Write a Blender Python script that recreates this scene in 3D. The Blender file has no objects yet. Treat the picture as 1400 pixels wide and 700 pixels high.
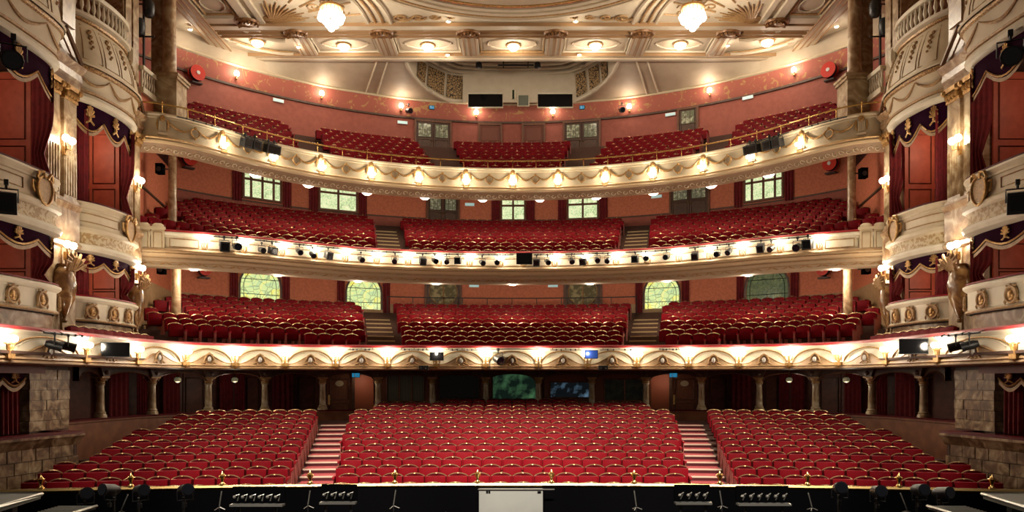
import bpy, bmesh, math, random
from math import sin, cos, pi, sqrt, atan2, radians
random.seed(7)
S = bpy.context.scene
COL = S.collection

# ---------------------------------------------------------------- camera
EYE = 3.3            # height of the lens above the front of the stalls floor
F = 1040.0           # focal length in photo pixels (1400 wide), horizon at y = 520
cam_d = bpy.data.cameras.new('camera')
cam_d.sensor_fit = 'HORIZONTAL'; cam_d.sensor_width = 36.0
cam_d.lens = 36.0 * F / 1400.0
cam_d.shift_y = (520 - 350) / 1400.0
cam_d.clip_end = 300
cam = bpy.data.objects.new('camera', cam_d); COL.objects.link(cam)
cam.location = (0, 0, EYE); cam.rotation_euler = (pi / 2, 0, 0)
S.camera = cam

# ---------------------------------------------------------------- world and large lights
W = bpy.data.worlds.new('world'); S.world = W; W.use_nodes = True
W.node_tree.nodes['Background'].inputs[0].default_value = (0.9, 0.72, 0.55, 1)
W.node_tree.nodes['Background'].inputs[1].default_value = 0.05

def lamp(name, kind, loc, power, col=(1, .82, .6), size=.1, rot=None, parent=None, spot=None, blend=.5):
    d = bpy.data.lights.new(name, kind); d.energy = power; d.color = col
    if kind == 'AREA':
        d.shape = 'DISK'; d.size = size
    else:
        d.shadow_soft_size = size
    if kind == 'SPOT':
        d.spot_size = spot; d.spot_blend = blend
    o = bpy.data.objects.new(name, d); COL.objects.link(o)
    o.location = loc
    if rot: o.rotation_euler = rot
    if parent: o.parent = parent
    return o

WARM = (1.0, .86, .67)
# house light from the dome above the stalls and working light from the stage grid above the lens
lamp('dome_light', 'AREA', (0, 22, 20.6), 2000, (1, .87, .70), 8.0)
for x in (-8.0, -4.0, 0.0, 4.0, 8.0):
    lamp('stage_work_light', 'SPOT', (x, 4.0, 18.6), 8500 if abs(x) > 7 else 13500, (1, .88, .76), .3,
         (radians(44), 0, radians(x * (.9 if abs(x) > 7 else .4))), spot=radians(30), blend=.45)

S.view_settings.view_transform = 'Standard'; S.view_settings.look = 'None'
S.view_settings.gamma = 1.0; S.view_settings.use_curve_mapping = False
S.view_settings.exposure = 0.4
try:
    S.cycles.max_bounces = 6; S.cycles.diffuse_bounces = 3; S.cycles.glossy_bounces = 2
    S.cycles.transmission_bounces = 3; S.cycles.sample_clamp_indirect = 4.0
    S.cycles.caustics_reflective = False; S.cycles.caustics_refractive = False
except Exception:
    pass

# ---------------------------------------------------------------- tags
def tag(o, label=None, cat=None, group=None, kind=None):
    if label: o['label'] = label
    if cat: o['category'] = cat
    if group: o['group'] = group
    if kind: o['kind'] = kind
    return o

def thing(name, label, cat, loc=(0, 0, 0), rz=0, group=None):
    o = bpy.data.objects.new(name, None); COL.objects.link(o)
    o.empty_display_size = .1
    o.location = loc; o.rotation_euler = (0, 0, rz)
    return tag(o, label, cat, group)

# ---------------------------------------------------------------- mesh builder
class MB:
    def __init__(s):
        s.v = []; s.f = []; s.mi = []; s.cur = 0
    def add(s, vs, fs):
        b = len(s.v); s.v += [tuple(p) for p in vs]
        for f in fs:
            s.f.append(tuple(i + b for i in f)); s.mi.append(s.cur)
        return s
    def box(s, x0, x1, y0, y1, z0, z1):
        vs = [(x, y, z) for z in (z0, z1) for y in (y0, y1) for x in (x0, x1)]
        return s.add(vs, [(0, 2, 3, 1), (4, 5, 7, 6), (0, 1, 5, 4), (2, 6, 7, 3), (0, 4, 6, 2), (1, 3, 7, 5)])
    def obox(s, c, sz, rz=0):
        hx, hy, hz = [a / 2 for a in sz]; C, Sn = cos(rz), sin(rz)
        vs = []
        for z in (-hz, hz):
            for y in (-hy, hy):
                for x in (-hx, hx):
                    vs.append((c[0] + x * C - y * Sn, c[1] + x * Sn + y * C, c[2] + z))
        return s.add(vs, [(0, 2, 3, 1), (4, 5, 7, 6), (0, 1, 5, 4), (2, 6, 7, 3), (0, 4, 6, 2), (1, 3, 7, 5)])
    def tube(s, pts, r, n=6, closed=False):
        m = len(pts); rs = r if isinstance(r, (list, tuple)) else [r] * m
        vs = []
        for i, p in enumerate(pts):
            a = pts[(i - 1) % m] if (closed or i > 0) else p
            b = pts[(i + 1) % m] if (closed or i < m - 1) else p
            t = [b[k] - a[k] for k in range(3)]
            L = sqrt(sum(q * q for q in t)) or 1; t = [q / L for q in t]
            up = (0, 1, 0) if abs(t[1]) < .8 else (0, 0, 1)
            u = (t[1] * up[2] - t[2] * up[1], t[2] * up[0] - t[0] * up[2], t[0] * up[1] - t[1] * up[0])
            L = sqrt(sum(q * q for q in u)) or 1; u = [q / L for q in u]
            w = (t[1] * u[2] - t[2] * u[1], t[2] * u[0] - t[0] * u[2], t[0] * u[1] - t[1] * u[0])
            for j in range(n):
                an = 2 * pi * j / n
                vs.append(tuple(p[k] + rs[i] * (cos(an) * u[k] + sin(an) * w[k]) for k in range(3)))
        fs = []
        for i in range(m if closed else m - 1):
            for j in range(n):
                a = i * n + j; b = i * n + (j + 1) % n; i2 = (i + 1) % m
                fs.append((a, b, i2 * n + (j + 1) % n, i2 * n + j))
        if not closed:
            fs.append(tuple(range(n - 1, -1, -1))); fs.append(tuple((m - 1) * n + j for j in range(n)))
        return s.add(vs, fs)
    def lathe(s, prof, n=12, c=(0, 0, 0), sx=1, sy=1, a0=0, a1=2 * pi):
        full = abs(a1 - a0 - 2 * pi) < 1e-6; k = n if full else n + 1
        vs = []
        for r, z in prof:
            for j in range(k):
                a = a0 + (a1 - a0) * j / n
                vs.append((c[0] + r * cos(a) * sx, c[1] + r * sin(a) * sy, c[2] + z))
        fs = []
        for i in range(len(prof) - 1):
            for j in range(n):
                j2 = (j + 1) % k
                fs.append((i * k + j, i * k + j2, (i + 1) * k + j2, (i + 1) * k + j))
        if full:
            if prof[0][0] > 1e-4: fs.append(tuple(range(k - 1, -1, -1)))
            if prof[-1][0] > 1e-4: fs.append(tuple((len(prof) - 1) * k + j for j in range(k)))
        return s.add(vs, fs)
    def ball(s, c, r, n=8, m=5, sc=(1, 1, 1)):
        vs = [(c[0], c[1], c[2] - r * sc[2])]
        for i in range(1, m):
            a = -pi / 2 + pi * i / m
            for j in range(n):
                b = 2 * pi * j / n
                vs.append((c[0] + r * sc[0] * cos(a) * cos(b), c[1] + r * sc[1] * cos(a) * sin(b), c[2] + r * sc[2] * sin(a)))
        vs.append((c[0], c[1], c[2] + r * sc[2]))
        fs = []
        for j in range(n): fs.append((0, 1 + (j + 1) % n, 1 + j))
        for i in range(m - 2):
            for j in range(n):
                a = 1 + i * n + j; b = 1 + i * n + (j + 1) % n
                fs.append((a, b, b + n, a + n))
        t = len(vs) - 1; o = 1 + (m - 2) * n
        for j in range(n): fs.append((o + j, o + (j + 1) % n, t))
        return s.add(vs, fs)
    def prism(s, poly, y0, y1):          # polygon in x,z; counter-clockwise seen from -y
        n = len(poly)
        vs = [(x, y0, z) for x, z in poly] + [(x, y1, z) for x, z in poly]
        fs = [tuple(range(n)), tuple(range(2 * n - 1, n - 1, -1))]
        for i in range(n):
            j = (i + 1) % n; fs.append((i, i + n, j + n, j))
        return s.add(vs, fs)
    def prism_z(s, poly, z0, z1):        # polygon in x,y
        n = len(poly)
        vs = [(x, y, z0) for x, y in poly] + [(x, y, z1) for x, y in poly]
        fs = [tuple(range(n - 1, -1, -1)), tuple(range(n, 2 * n))]
        for i in range(n):
            j = (i + 1) % n; fs.append((i, j, j + n, i + n))
        return s.add(vs, fs)
    def sweep(s, path, prof, closed=False):   # prof: (towards the front, z)
        m = len(prof); vs = []
        for (x, y), (nx, ny) in zip(path.p, path.n):
            for o, z in prof: vs.append((x + nx * o, y + ny * o, z))
        fs = []
        for i in range(len(path.p) - 1):
            for j in range(m if closed else m - 1):
                j2 = (j + 1) % m
                fs.append((i * m + j, i * m + j2, (i + 1) * m + j2, (i + 1) * m + j))
        if closed:
            fs.append(tuple(range(m))); fs.append(tuple((len(path.p) - 1) * m + j for j in range(m - 1, -1, -1)))
        return s.add(vs, fs)
    def loft(s, A, B):
        n = len(A)
        return s.add(list(A) + list(B), [(i, i + 1, n + i + 1, n + i) for i in range(n - 1)])
    def moved(s, loc=(0, 0, 0), rz=0, flip=False):
        C, Sn = cos(rz), sin(rz); r = MB()
        k = -1 if flip else 1
        r.v = [(x * k * C - y * Sn + loc[0], x * k * Sn + y * C + loc[1], z + loc[2]) for x, y, z in s.v]
        r.f = [tuple(reversed(f)) for f in s.f] if flip else list(s.f); r.mi = list(s.mi)
        return r
    def join(s, o):
        b = len(s.v); s.v += o.v
        s.f += [tuple(i + b for i in f) for f in o.f]; s.mi += [s.cur] * len(o.f)
        return s
    def mesh(s, name, mats, ang=38):
        me = bpy.data.meshes.new(name); me.from_pydata(s.v, [], s.f)
        for m in (mats if isinstance(mats, (list, tuple)) else [mats]): me.materials.append(m)
        if any(s.mi): me.polygons.foreach_set('material_index', s.mi)
        me.polygons.foreach_set('use_smooth', [True] * len(me.polygons))
        me.update()
        try: me.set_sharp_from_angle(angle=radians(ang))
        except Exception: pass
        return me

def put(name, me, parent=None, loc=(0, 0, 0), rz=0, sc=None):
    o = bpy.data.objects.new(name, me); COL.objects.link(o)
    o.location = loc; o.rotation_euler = (0, 0, rz)
    if sc: o.scale = sc
    if parent: o.parent = parent
    return o

def obj(name, mb, mats, parent=None, ang=38):
    return put(name, mb.mesh(name, mats, ang), parent)

# ---------------------------------------------------------------- materials
def mat(name, col, rough=.55, metal=0.0, col2=None, scale=6, lo=.4, hi=.6, bump=0, bscale=30, sheen=0, coat=0, emit=None, estr=0, detail=4, tex='noise', dist=0, spec=None):
    m = bpy.data.materials.new(name); m.use_nodes = True
    nt = m.node_tree; b = nt.nodes['Principled BSDF']
    b.inputs['Base Color'].default_value = (*col, 1)
    b.inputs['Roughness'].default_value = rough; b.inputs['Metallic'].default_value = metal
    if sheen:
        b.inputs['Sheen Weight'].default_value = sheen; b.inputs['Sheen Roughness'].default_value = .4
        b.inputs['Sheen Tint'].default_value = (1, .55, .5, 1)
    if spec is not None: b.inputs['Specular IOR Level'].default_value = spec
    if coat: b.inputs['Coat Weight'].default_value = coat
    if emit:
        if emit != 'tex': b.inputs['Emission Color'].default_value = (*emit, 1)
        b.inputs['Emission Strength'].default_value = estr
    if col2 or bump:
        tc = nt.nodes.new('ShaderNodeTexCoord')
    if col2:
        if tex == 'noise':
            t = nt.nodes.new('ShaderNodeTexNoise'); t.inputs['Scale'].default_value = scale; t.inputs['Detail'].default_value = detail
            t.inputs['Distortion'].default_value = dist; out = t.outputs['Fac']
        elif tex == 'wave':
            t = nt.nodes.new('ShaderNodeTexWave'); t.inputs['Scale'].default_value = scale; t.inputs['Distortion'].default_value = dist
            t.inputs['Detail'].default_value = detail; out = t.outputs['Fac']
        else:
            t = nt.nodes.new('ShaderNodeTexVoronoi'); t.inputs['Scale'].default_value = scale; t.feature = 'DISTANCE_TO_EDGE'; out = t.outputs['Distance']
        nt.links.new(tc.outputs['Object'], t.inputs['Vector'])
        r = nt.nodes.new('ShaderNodeValToRGB')
        r.color_ramp.elements[0].position = lo; r.color_ramp.elements[1].position = hi
        r.color_ramp.elements[0].color = (*col, 1); r.color_ramp.elements[1].color = (*col2, 1)
        nt.links.new(out, r.inputs['Fac']); nt.links.new(r.outputs['Color'], b.inputs['Base Color'])
        if emit == 'tex': nt.links.new(r.outputs['Color'], b.inputs['Emission Color'])
        m['ramp'] = r.name
    if bump:
        t2 = nt.nodes.new('ShaderNodeTexNoise'); t2.inputs['Scale'].default_value = bscale; t2.inputs['Detail'].default_value = 3
        nt.links.new(tc.outputs['Object'], t2.inputs['Vector'])
        bp = nt.nodes.new('ShaderNodeBump'); bp.inputs['Strength'].default_value = bump; bp.inputs['Distance'].default_value = .02
        nt.links.new(t2.outputs['Fac'], bp.inputs['Height']); nt.links.new(bp.outputs['Normal'], b.inputs['Normal'])
    return m

def marble(name, cols, scale=1.6, dist=2.5, rough=.3):
    m = mat(name, cols[0], rough, 0, cols[1], scale, .3, .7, detail=8, dist=dist)
    r = m.node_tree.nodes[m['ramp']].color_ramp
    for i, c in enumerate(cols[2:]):
        e = r.elements.new(.42 + .13 * i); e.color = (*c, 1)
    return m

def stained(name, base, c2, c3, strength, scale=9):
    m = bpy.data.materials.new(name); m.use_nodes = True; nt = m.node_tree
    b = nt.nodes['Principled BSDF']; b.inputs['Roughness'].default_value = .15
    tc = nt.nodes.new('ShaderNodeTexCoord')
    v = nt.nodes.new('ShaderNodeTexVoronoi'); v.inputs['Scale'].default_value = scale; v.feature = 'F1'
    n = nt.nodes.new('ShaderNodeTexNoise'); n.inputs['Scale'].default_value = scale * .45; n.inputs['Distortion'].default_value = 1.5
    nt.links.new(tc.outputs['Object'], v.inputs['Vector']); nt.links.new(tc.outputs['Object'], n.inputs['Vector'])
    r = nt.nodes.new('ShaderNodeValToRGB'); r.color_ramp.elements[0].position = .3; r.color_ramp.elements[1].position = .7
    r.color_ramp.elements[0].color = (*base, 1); r.color_ramp.elements[1].color = (*c2, 1)
    e = r.color_ramp.elements.new(.52); e.color = (*c3, 1)
    nt.links.new(n.outputs['Fac'], r.inputs['Fac'])
    d = nt.nodes.new('ShaderNodeTexVoronoi'); d.inputs['Scale'].default_value = scale; d.feature = 'DISTANCE_TO_EDGE'
    nt.links.new(tc.outputs['Object'], d.inputs['Vector'])
    r2 = nt.nodes.new('ShaderNodeValToRGB'); r2.color_ramp.elements[0].position = .0; r2.color_ramp.elements[1].position = .07
    r2.color_ramp.elements[0].color = (.25, .27, .15, 1); r2.color_ramp.elements[1].color = (1, 1, 1, 1)
    nt.links.new(d.outputs['Distance'], r2.inputs['Fac'])
    mx = nt.nodes.new('ShaderNodeMix'); mx.data_type = 'RGBA'; mx.blend_type = 'MULTIPLY'; mx.inputs[0].default_value = .7
    nt.links.new(r.outputs['Color'], mx.inputs[6]); nt.links.new(r2.outputs['Color'], mx.inputs[7])
    nt.links.new(mx.outputs[2], b.inputs['Base Color']); nt.links.new(mx.outputs[2], b.inputs['Emission Color'])
    b.inputs['Emission Strength'].default_value = strength
    return m

CREAM = mat('cream_plaster', (.66, .56, .39), .5, 0, (.60, .49, .32), 3, .35, .7)
CREAM2 = mat('pale_plaster', (.76, .69, .54), .5, 0, (.69, .61, .45), 3, .35, .7)
CEIL = mat('ceiling_plaster', (.62, .53, .40), .6, 0, (.56, .47, .34), 2, .35, .7)
CEILP = mat('ceiling_panel_buff', (.54, .44, .32), .6, 0, (.48, .38, .27), 2, .35, .7)
GILT = mat('gilding', (.55, .33, .12), .38, .55, (.36, .19, .06), 14, .35, .65, bump=.3, bscale=40)
GILTD = mat('dull_gilt_plaster', (.46, .28, .12), .5, .1, (.30, .17, .07), 12, .35, .65, bump=.4, bscale=35)
OCHRE = mat('ochre_plaster', (.42, .27, .14), .55, 0, (.33, .20, .10), 6, .35, .65)
BRASS = mat('polished_brass', (.85, .58, .22), .22, 1.0)
PLATE = mat('number_plate_brass', (.70, .50, .22), .38, 1.0)
MARBLE = marble('brown_marble', [(.56, .46, .31), (.17, .09, .042), (.42, .29, .17), (.28, .16, .08)], 1.5)
MARBLEL = marble('pale_marble', [(.58, .49, .34), (.17, .095, .045), (.46, .35, .21), (.32, .21, .11)], 1.3)
STONE = marble('mottled_stone', [(.54, .43, .28), (.09, .05, .022), (.36, .25, .14), (.18, .10, .05)], 2.4, 1.4, .45)
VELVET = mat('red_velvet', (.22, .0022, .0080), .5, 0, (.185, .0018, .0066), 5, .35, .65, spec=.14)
VELVETC = mat('shaded_circle_velvet', (.150, .0008, .0050), .55, 0, (.125, .0006, .0040), 5, .35, .65, spec=.08)  # seat velvet darkened so the tier seats carry their shade in the colour
VELVETD = mat('deep_red_and_shaded_velvet', (.075, .001, .0035), .5, 0, spec=.12)  # dark rail velvet; on seat backs it paints in the shade behind the cushions
ARMPAD = mat('red_arm_pad', (.28, .008, .014), .5, spec=.2)
SEATMETAL = mat('rose_enamel', (.32, .085, .07), .45, .1)
TRIM = mat('bronze_trim', (.42, .28, .14), .32, .85)
DARKWOOD = mat('dark_wood', (.055, .022, .012), .45, 0, (.09, .04, .02), 8, .35, .65)
WOOD = mat('brown_wood', (.20, .070, .030), .45, 0, (.10, .04, .018), 6, .35, .65, dist=3)
REDWOOD = mat('mahogany_panel', (.16, .035, .018), .45, 0, (.10, .02, .01), 5, .35, .65)
REDWALL = mat('terracotta_damask', (.62, .185, .095), .7, 0, (.54, .150, .075), 9, .40, .60, detail=1)
REDTOP = mat('rose_wall', (.34, .092, .062), .7, 0, (.295, .077, .052), 4, .4, .6)
STENCIL = mat('stencilled_rose_frieze', (.36, .096, .063), .7, 0, (.44, .24, .09), 2.2, .57, .63, detail=6, dist=2)
BOXRED = mat('box_panel_red', (.42, .075, .036), .55, 0, (.34, .055, .026), 4, .35, .65)
CURTAIN = mat('crimson_curtain', (.20, .008, .012), .8, 0, (.13, .004, .008), 7, .35, .65)
PURPLE = mat('purple_velvet', (.022, .002, .014), .9, spec=.05)
CARPET = mat('red_carpet', (.46, .075, .08), .9, 0, (.38, .055, .06), 40, .4, .6)
CARPETG = mat('dark_carpet', (.10, .05, .035), .9, 0, (.07, .03, .02), 30, .4, .6)
NOSE = mat('cream_nosing', (.75, .60, .45), .6)
NOSEY = mat('ochre_nosing', (.42, .30, .14), .6)
BLACK = mat('black_metal', (.012, .012, .014), .45)
BLACKM = mat('matt_black', (.003, .003, .0035), .95, spec=0)
SCREEN = mat('black_screen', (.006, .006, .007), .12)
BLUES = mat('blue_screen', (.01, .02, .08), .2, emit=(.015, .05, .22), estr=.8)
LENS = mat('lantern_lens', (.008, .011, .02), .05, .3, coat=1)
GREYP = mat('grey_board', (.36, .37, .34), .6, 0, (.31, .32, .29), 1.5, .35, .65)
DECK = mat('grey_deck', (.16, .165, .15), .55, 0, (.13, .135, .12), 3, .35, .65)
ALU = mat('aluminium_edge', (.5, .5, .46), .35, .8)
HOSE = mat('hose_red', (.62, .035, .02), .35)
WHITE = mat('white_enamel', (.75, .75, .72), .4)
SIGNB = mat('exit_sign_blue', (.02, .12, .2), .3, emit=(.01, .14, .26), estr=.9)
SIGNW = mat('emergency_light_glass', (.55, .75, .75), .3, emit=(.35, .6, .6), estr=.35)
GLASSD = mat('dark_window_glass', (.010, .014, .010), .08, 0, (.03, .04, .02), 4, .4, .6)
GLASSG = mat('green_lit_glass', (.003, .010, .007), .1, 0, (.06, .16, .07), 2.2, .45, .75, emit='tex', estr=.6)
GLASSB = mat('blue_lit_glass', (.002, .004, .006), .1, 0, (.10, .18, .26), 2.6, .50, .75, emit='tex', estr=.6)
STAIN_G = stained('pale_green_stained_glass', (.34, .44, .22), (.62, .66, .40), (.50, .58, .34), 1.0, 7)
STAIN_Y = stained('yellow_stained_glass', (.34, .46, .26), (.78, .66, .06), (.50, .58, .24), .95, 3.2)
STAIN_D = stained('dim_stained_glass', (.06, .09, .05), (.14, .17, .07), (.10, .12, .06), .35, 6)
BULB = mat('lit_frosted_glass', (1, .93, .8), .4, emit=(1, .88, .66), estr=16)
BULBC = mat('lit_ceiling_bowl', (1, .95, .85), .4, emit=(1, .92, .76), estr=7)
CRYSTAL = mat('lit_crystal_globe', (1, .95, .88), .2, emit=(1, .92, .78), estr=9)
SPARK = mat('lit_spot_bulb', (1, .9, .7), .4, emit=(1, .85, .6), estr=30)
LCDW = mat('stand_light_strip', (.6, .65, .6), .4, emit=(.8, .9, .8), estr=.25)
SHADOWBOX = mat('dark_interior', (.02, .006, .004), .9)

# ---------------------------------------------------------------- paths
class Path:
    def __init__(s, pts):
        s.p = [tuple(q) for q in pts]; s.n = []; s.s = [0]
        m = len(s.p)
        for i in range(m):
            a = s.p[max(i - 1, 0)]; b = s.p[min(i + 1, m - 1)]
            tx, ty = b[0] - a[0], b[1] - a[1]; L = sqrt(tx * tx + ty * ty)
            s.n.append((ty / L, -tx / L))
            if i: s.s.append(s.s[-1] + sqrt((s.p[i][0] - s.p[i - 1][0]) ** 2 + (s.p[i][1] - s.p[i - 1][1]) ** 2))
        s.len = s.s[-1]
    def at(s, d):
        d = min(max(d, 0), s.len)
        for i in range(1, len(s.p)):
            if s.s[i] >= d or i == len(s.p) - 1:
                t = (d - s.s[i - 1]) / ((s.s[i] - s.s[i - 1]) or 1)
                a, b = s.p[i - 1], s.p[i]
                x = a[0] + (b[0] - a[0]) * t; y = a[1] + (b[1] - a[1]) * t
                nx = s.n[i - 1][0] * (1 - t) + s.n[i][0] * t; ny = s.n[i - 1][1] * (1 - t) + s.n[i][1] * t
                return x, y, atan2(nx, -ny), (nx, ny)     # rz turns a local front (-y) to the path's front
    def px(s, px):                    # arc length where the path crosses the sight line of photo column px
        k = (px - 700) / F
        for i in range(1, len(s.p)):
            fa = s.p[i - 1][0] - k * s.p[i - 1][1]; fb = s.p[i][0] - k * s.p[i][1]
            if fa <= 0 <= fb: return s.s[i - 1] + (s.s[i] - s.s[i - 1]) * (-fa) / ((fb - fa) or 1)
        return 0 if px < 700 else s.len
    def off(s, d):
        return Path([(x + nx * d, y + ny * d) for (x, y), (nx, ny) in zip(s.p, s.n)])
    def sub(s, a, b, n=24):
        return Path([s.at(a + (b - a) * i / n)[:2] for i in range(n + 1)])

def smooth(ctrl, n=6):
    P = [ctrl[0]] + list(ctrl) + [ctrl[-1]]; out = []
    for i in range(1, len(P) - 2):
        p0, p1, p2, p3 = P[i - 1:i + 3]
        for j in range(n):
            t = j / n
            out.append(tuple(.5 * (2 * p1[k] + (p2[k] - p0[k]) * t + (2 * p0[k] - 5 * p1[k] + 4 * p2[k] - p3[k]) * t * t + (3 * p1[k] - p0[k] - 3 * p2[k] + p3[k]) * t ** 3) for k in (0, 1)))
    out.append(tuple(ctrl[-1])); return out

def both(half, n=6):                  # half: control points from the centre out to the right
    full = [(-x, y) for x, y in reversed(half[1:])] + list(half)
    return Path(smooth(full, n))

def arc(C, R, L, n=60):               # circle about (0, C), front side towards the stage
    a = math.asin(L / R)
    return Path([(R * sin(-a + 2 * a * i / n), C + R * cos(-a + 2 * a * i / n)) for i in range(n + 1)])

def zy(y, d): return EYE + (520 - y) * d / F     # height at depth d of photo row y

DRESS = both([(0, 29.5), (3, 29.4), (6, 29.15), (8.5, 28.65), (10.3, 27.9), (11.5, 26.7), (12.05, 25.2), (12.2, 23.3), (12.2, 21), (12.2, 18.5), (12.2, 15.0)])
UPPER = both([(0, 33), (3.2, 32.75), (6.1, 32.0), (8.2, 30.75), (9.9, 29.6), (11.4, 28.75), (12.9, 28.1), (13.7, 27.85)], 8)
BALC = both([(0, 35), (3.4, 34.65), (6.5, 33.6), (8.8, 32.15), (10.5, 30.4), (11.9, 28.5), (12.8, 27.75), (13.7, 27.5)], 8)
ARCADE = both([(0, 31.8), (4, 31.6), (7, 31.0), (9.5, 30.0), (11.4, 28.6), (12.6, 26.6), (13.1, 24.5), (13.2, 22.2)])
WALL_D = arc(20.5, 21.0, 15.8)
WALL_U = arc(22.0, 21.0, 15.8)
WALL_B = arc(23.0, 20.0, 16.9)
ZD, ZU, ZB = 4.66, 8.85, 13.03
ORD = ['first', 'second', 'third', 'fourth', 'fifth', 'sixth', 'seventh', 'eighth', 'ninth', 'tenth', 'eleventh', 'twelfth', 'thirteenth', 'fourteenth', 'fifteenth', 'sixteenth', 'seventeenth', 'eighteenth', 'nineteenth', 'twentieth', 'twenty-first', 'twenty-second']

def fronty(path, x):
    h = [p for p in path.p if p[0] >= 0]
    for a, b in zip(h, h[1:]):
        if a[0] <= abs(x) <= b[0]: return a[1] + (b[1] - a[1]) * (abs(x) - a[0]) / ((b[0] - a[0]) or 1)
    return -1


def nth(i, n):                          # place of item i of n in a row, counted from the centre
    c = (n - 1) / 2
    if i == c: return 'middle', ''
    k = int(abs(i - c) - (.5 if n % 2 == 0 else 1))
    return ORD[k], ('left' if i < c else 'right')
def row_label(i, n, what, where):
    o, sd = nth(i, n)
    if not sd: return '%s, the middle one of %s' % (what, where)
    return '%s, %s from the centre of %s, %s half' % (what, o, where, sd)
# ================================================================ the large structure
SC_Y, SC_R, ROW, RISE = -30.0, 47.95, .88, .111       # stalls rows: circles about (0, -30)
def half_c(k): return 4.30 + .152 * k                  # half width of the centre block in row k

mb = MB()
for k in range(-1, 17):
    z = RISE * max(k, 0); r0 = SC_R + ROW * k - .52; r1 = r0 + ROW
    a = 13.6 / r0
    def ring(r, zz): return [(r * sin(-a + 2 * a * i / 40), SC_Y + r * cos(-a + 2 * a * i / 40), zz) for i in range(41)]
    mb.loft(ring(r0, z), ring(r1, z))
    mb.loft(ring(r0, z - .5), ring(r0, z))
floor = tag(obj('floor', mb, CARPETG), 'raked stalls floor in dark carpet with a shallow step per row', kind='structure')
RISERM = mat('carpet_riser', (.075, .010, .012), .9)
for s in (-1, 1):
    for k in range(0, 15):
        a = half_c(k) + .04; b = a + .96; r = SC_R + ROW * k
        xm = s * (a + b) / 2; an = math.asin(xm / r)
        yy = SC_Y + r * cos(an)
        t = MB().box(-.48, .48, -.50, .38, -.02, .012); t2 = MB().box(-.48, .48, -.545, -.475, -.012, .03); t3 = MB().box(-.48, .48, -.53, -.50, -.115, -.012)
        for nm, m_, mt in (('step_tread', t, CARPET), ('step_nosing', t2, NOSE), ('step_riser', t3, RISERM)):
            put(nm, m_.mesh(nm, mt), floor, (xm, yy, RISE * k), -an)

def terrace(name, label, C, R0, step, n, z0, rise, L, m, front):
    t = MB()
    def quads(A, B):
        for i in range(len(A) - 1):
            q = [A[i], A[i + 1], B[i + 1], B[i]]
            if all(p[1] > fronty(front, p[0]) + .05 for p in q): t.add(q, [(0, 1, 2, 3)])
    for k in range(-1, n + 2):
        z = z0 + rise * max(k, 0); r0 = R0 + step * k - step * .6; r1 = r0 + step
        a = math.asin(min(.98, L / r0))
        def ring(r, zz): return [(r * sin(-a + 2 * a * i / 36), C + r * cos(-a + 2 * a * i / 36), zz) for i in range(37)]
        quads(ring(r0, z), ring(r1, z)); quads(ring(r0, z - rise), ring(r0, z))
    return tag(obj(name, t, m), label, kind='structure')
T_D = dict(C=14.0, R0=16.7, step=.80, n=10, z0=4.02, rise=.243)
T_U = dict(C=17.0, R0=17.0, step=.78, n=10, z0=8.26, rise=.31)
T_B = dict(C=20.5, R0=15.6, step=.80, n=8, z0=12.62, rise=.41)
floor_d = terrace('floor_dress_circle', 'stepped floor of the dress circle', L=14.2, m=CARPETG, front=DRESS, **T_D)
floor_u = terrace('floor_upper_circle', 'stepped floor of the upper circle', L=14.6, m=CARPETG, front=UPPER, **T_U)
floor_b = terrace('floor_balcony', 'steep stepped floor of the top balcony', L=14.8, m=CARPETG, front=BALC, **T_B)
mb = MB(); n = 40                                      # dress circle promenade along the sides, in front of the boxes
for s in (-1, 1):
    mb.box(min(s * 12.0, s * 13.9), max(s * 12.0, s * 13.9), 15.0, 27.0, 3.95, 4.02)
tag(obj('floor_side_slips', mb, CARPETG), 'narrow side floor of the dress circle below the boxes', kind='structure')
for T, fl, e0, e1, w in ((T_D, floor_d, 4.48, 6.0, 1.15), (T_U, floor_u, 4.75, 6.15, 1.08)):
    for s in (-1, 1):
        for k in range(0, T['n']):
            a = e0 + (e1 - e0) * k / 9; r = T['R0'] + T['step'] * k
            xm = s * (a + w / 2); an = math.asin(xm / r); yy = T['C'] + r * cos(an)
            nb = MB().box(-w / 2, w / 2, -T['step'] * .62, -T['step'] * .62 + .09, -.03, .025)
            tb = MB().box(-w / 2, w / 2, -T['step'] * .6, T['step'] * .4, -.01, .012)
            put('step_nosing', nb.mesh('step_nosing', NOSEY), fl, (xm, yy, T['z0'] + T['rise'] * k), -an)
            put('step_tread', tb.mesh('step_tread', CARPETG), fl, (xm, yy, T['z0'] + T['rise'] * k), -an)

# ---- back walls
def wall(name, label, path, prof, m):
    return tag(obj(name, MB().sweep(path, prof), m), label, kind='structure')
wall('wall_back_dress', 'terracotta damask wall behind the dress circle seats', WALL_D, [(0, 3.9), (0, 10.2)], REDWALL)
wall('wall_back_upper', 'terracotta damask wall behind the upper circle seats', WALL_U, [(0, 8.5), (0, 15.2)], REDWALL)
wall('wall_back_balcony', 'plain rose wall below the stencilled frieze of the balcony', WALL_B, [(0, 15.0), (0, 17.85)], REDTOP)
wall('wall_back_frieze', 'rose frieze with gold stencilling above the balcony doors', WALL_B, [(-.01, 17.8), (0.02, 17.85), (0.02, 18.85)], STENCIL)
wall('trim_1', 'dark dado rail between the rose wall and the frieze', WALL_B, [(.02, 17.78), (.08, 17.80), (.08, 17.90), (.02, 17.92)], DARKWOOD)
wall('trim_2', 'cream and gold cornice along the top of the rose frieze', WALL_B, [(.0, 18.82), (.07, 18.83), (.10, 18.88), (.05, 18.94), (.0, 18.95)], CREAM)
wall('trim_3', 'dark dado rail on the wall behind the upper circle', WALL_U, [(.0, 12.28), (.05, 12.29), (.05, 12.36), (.0, 12.37)], DARKWOOD)
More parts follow.
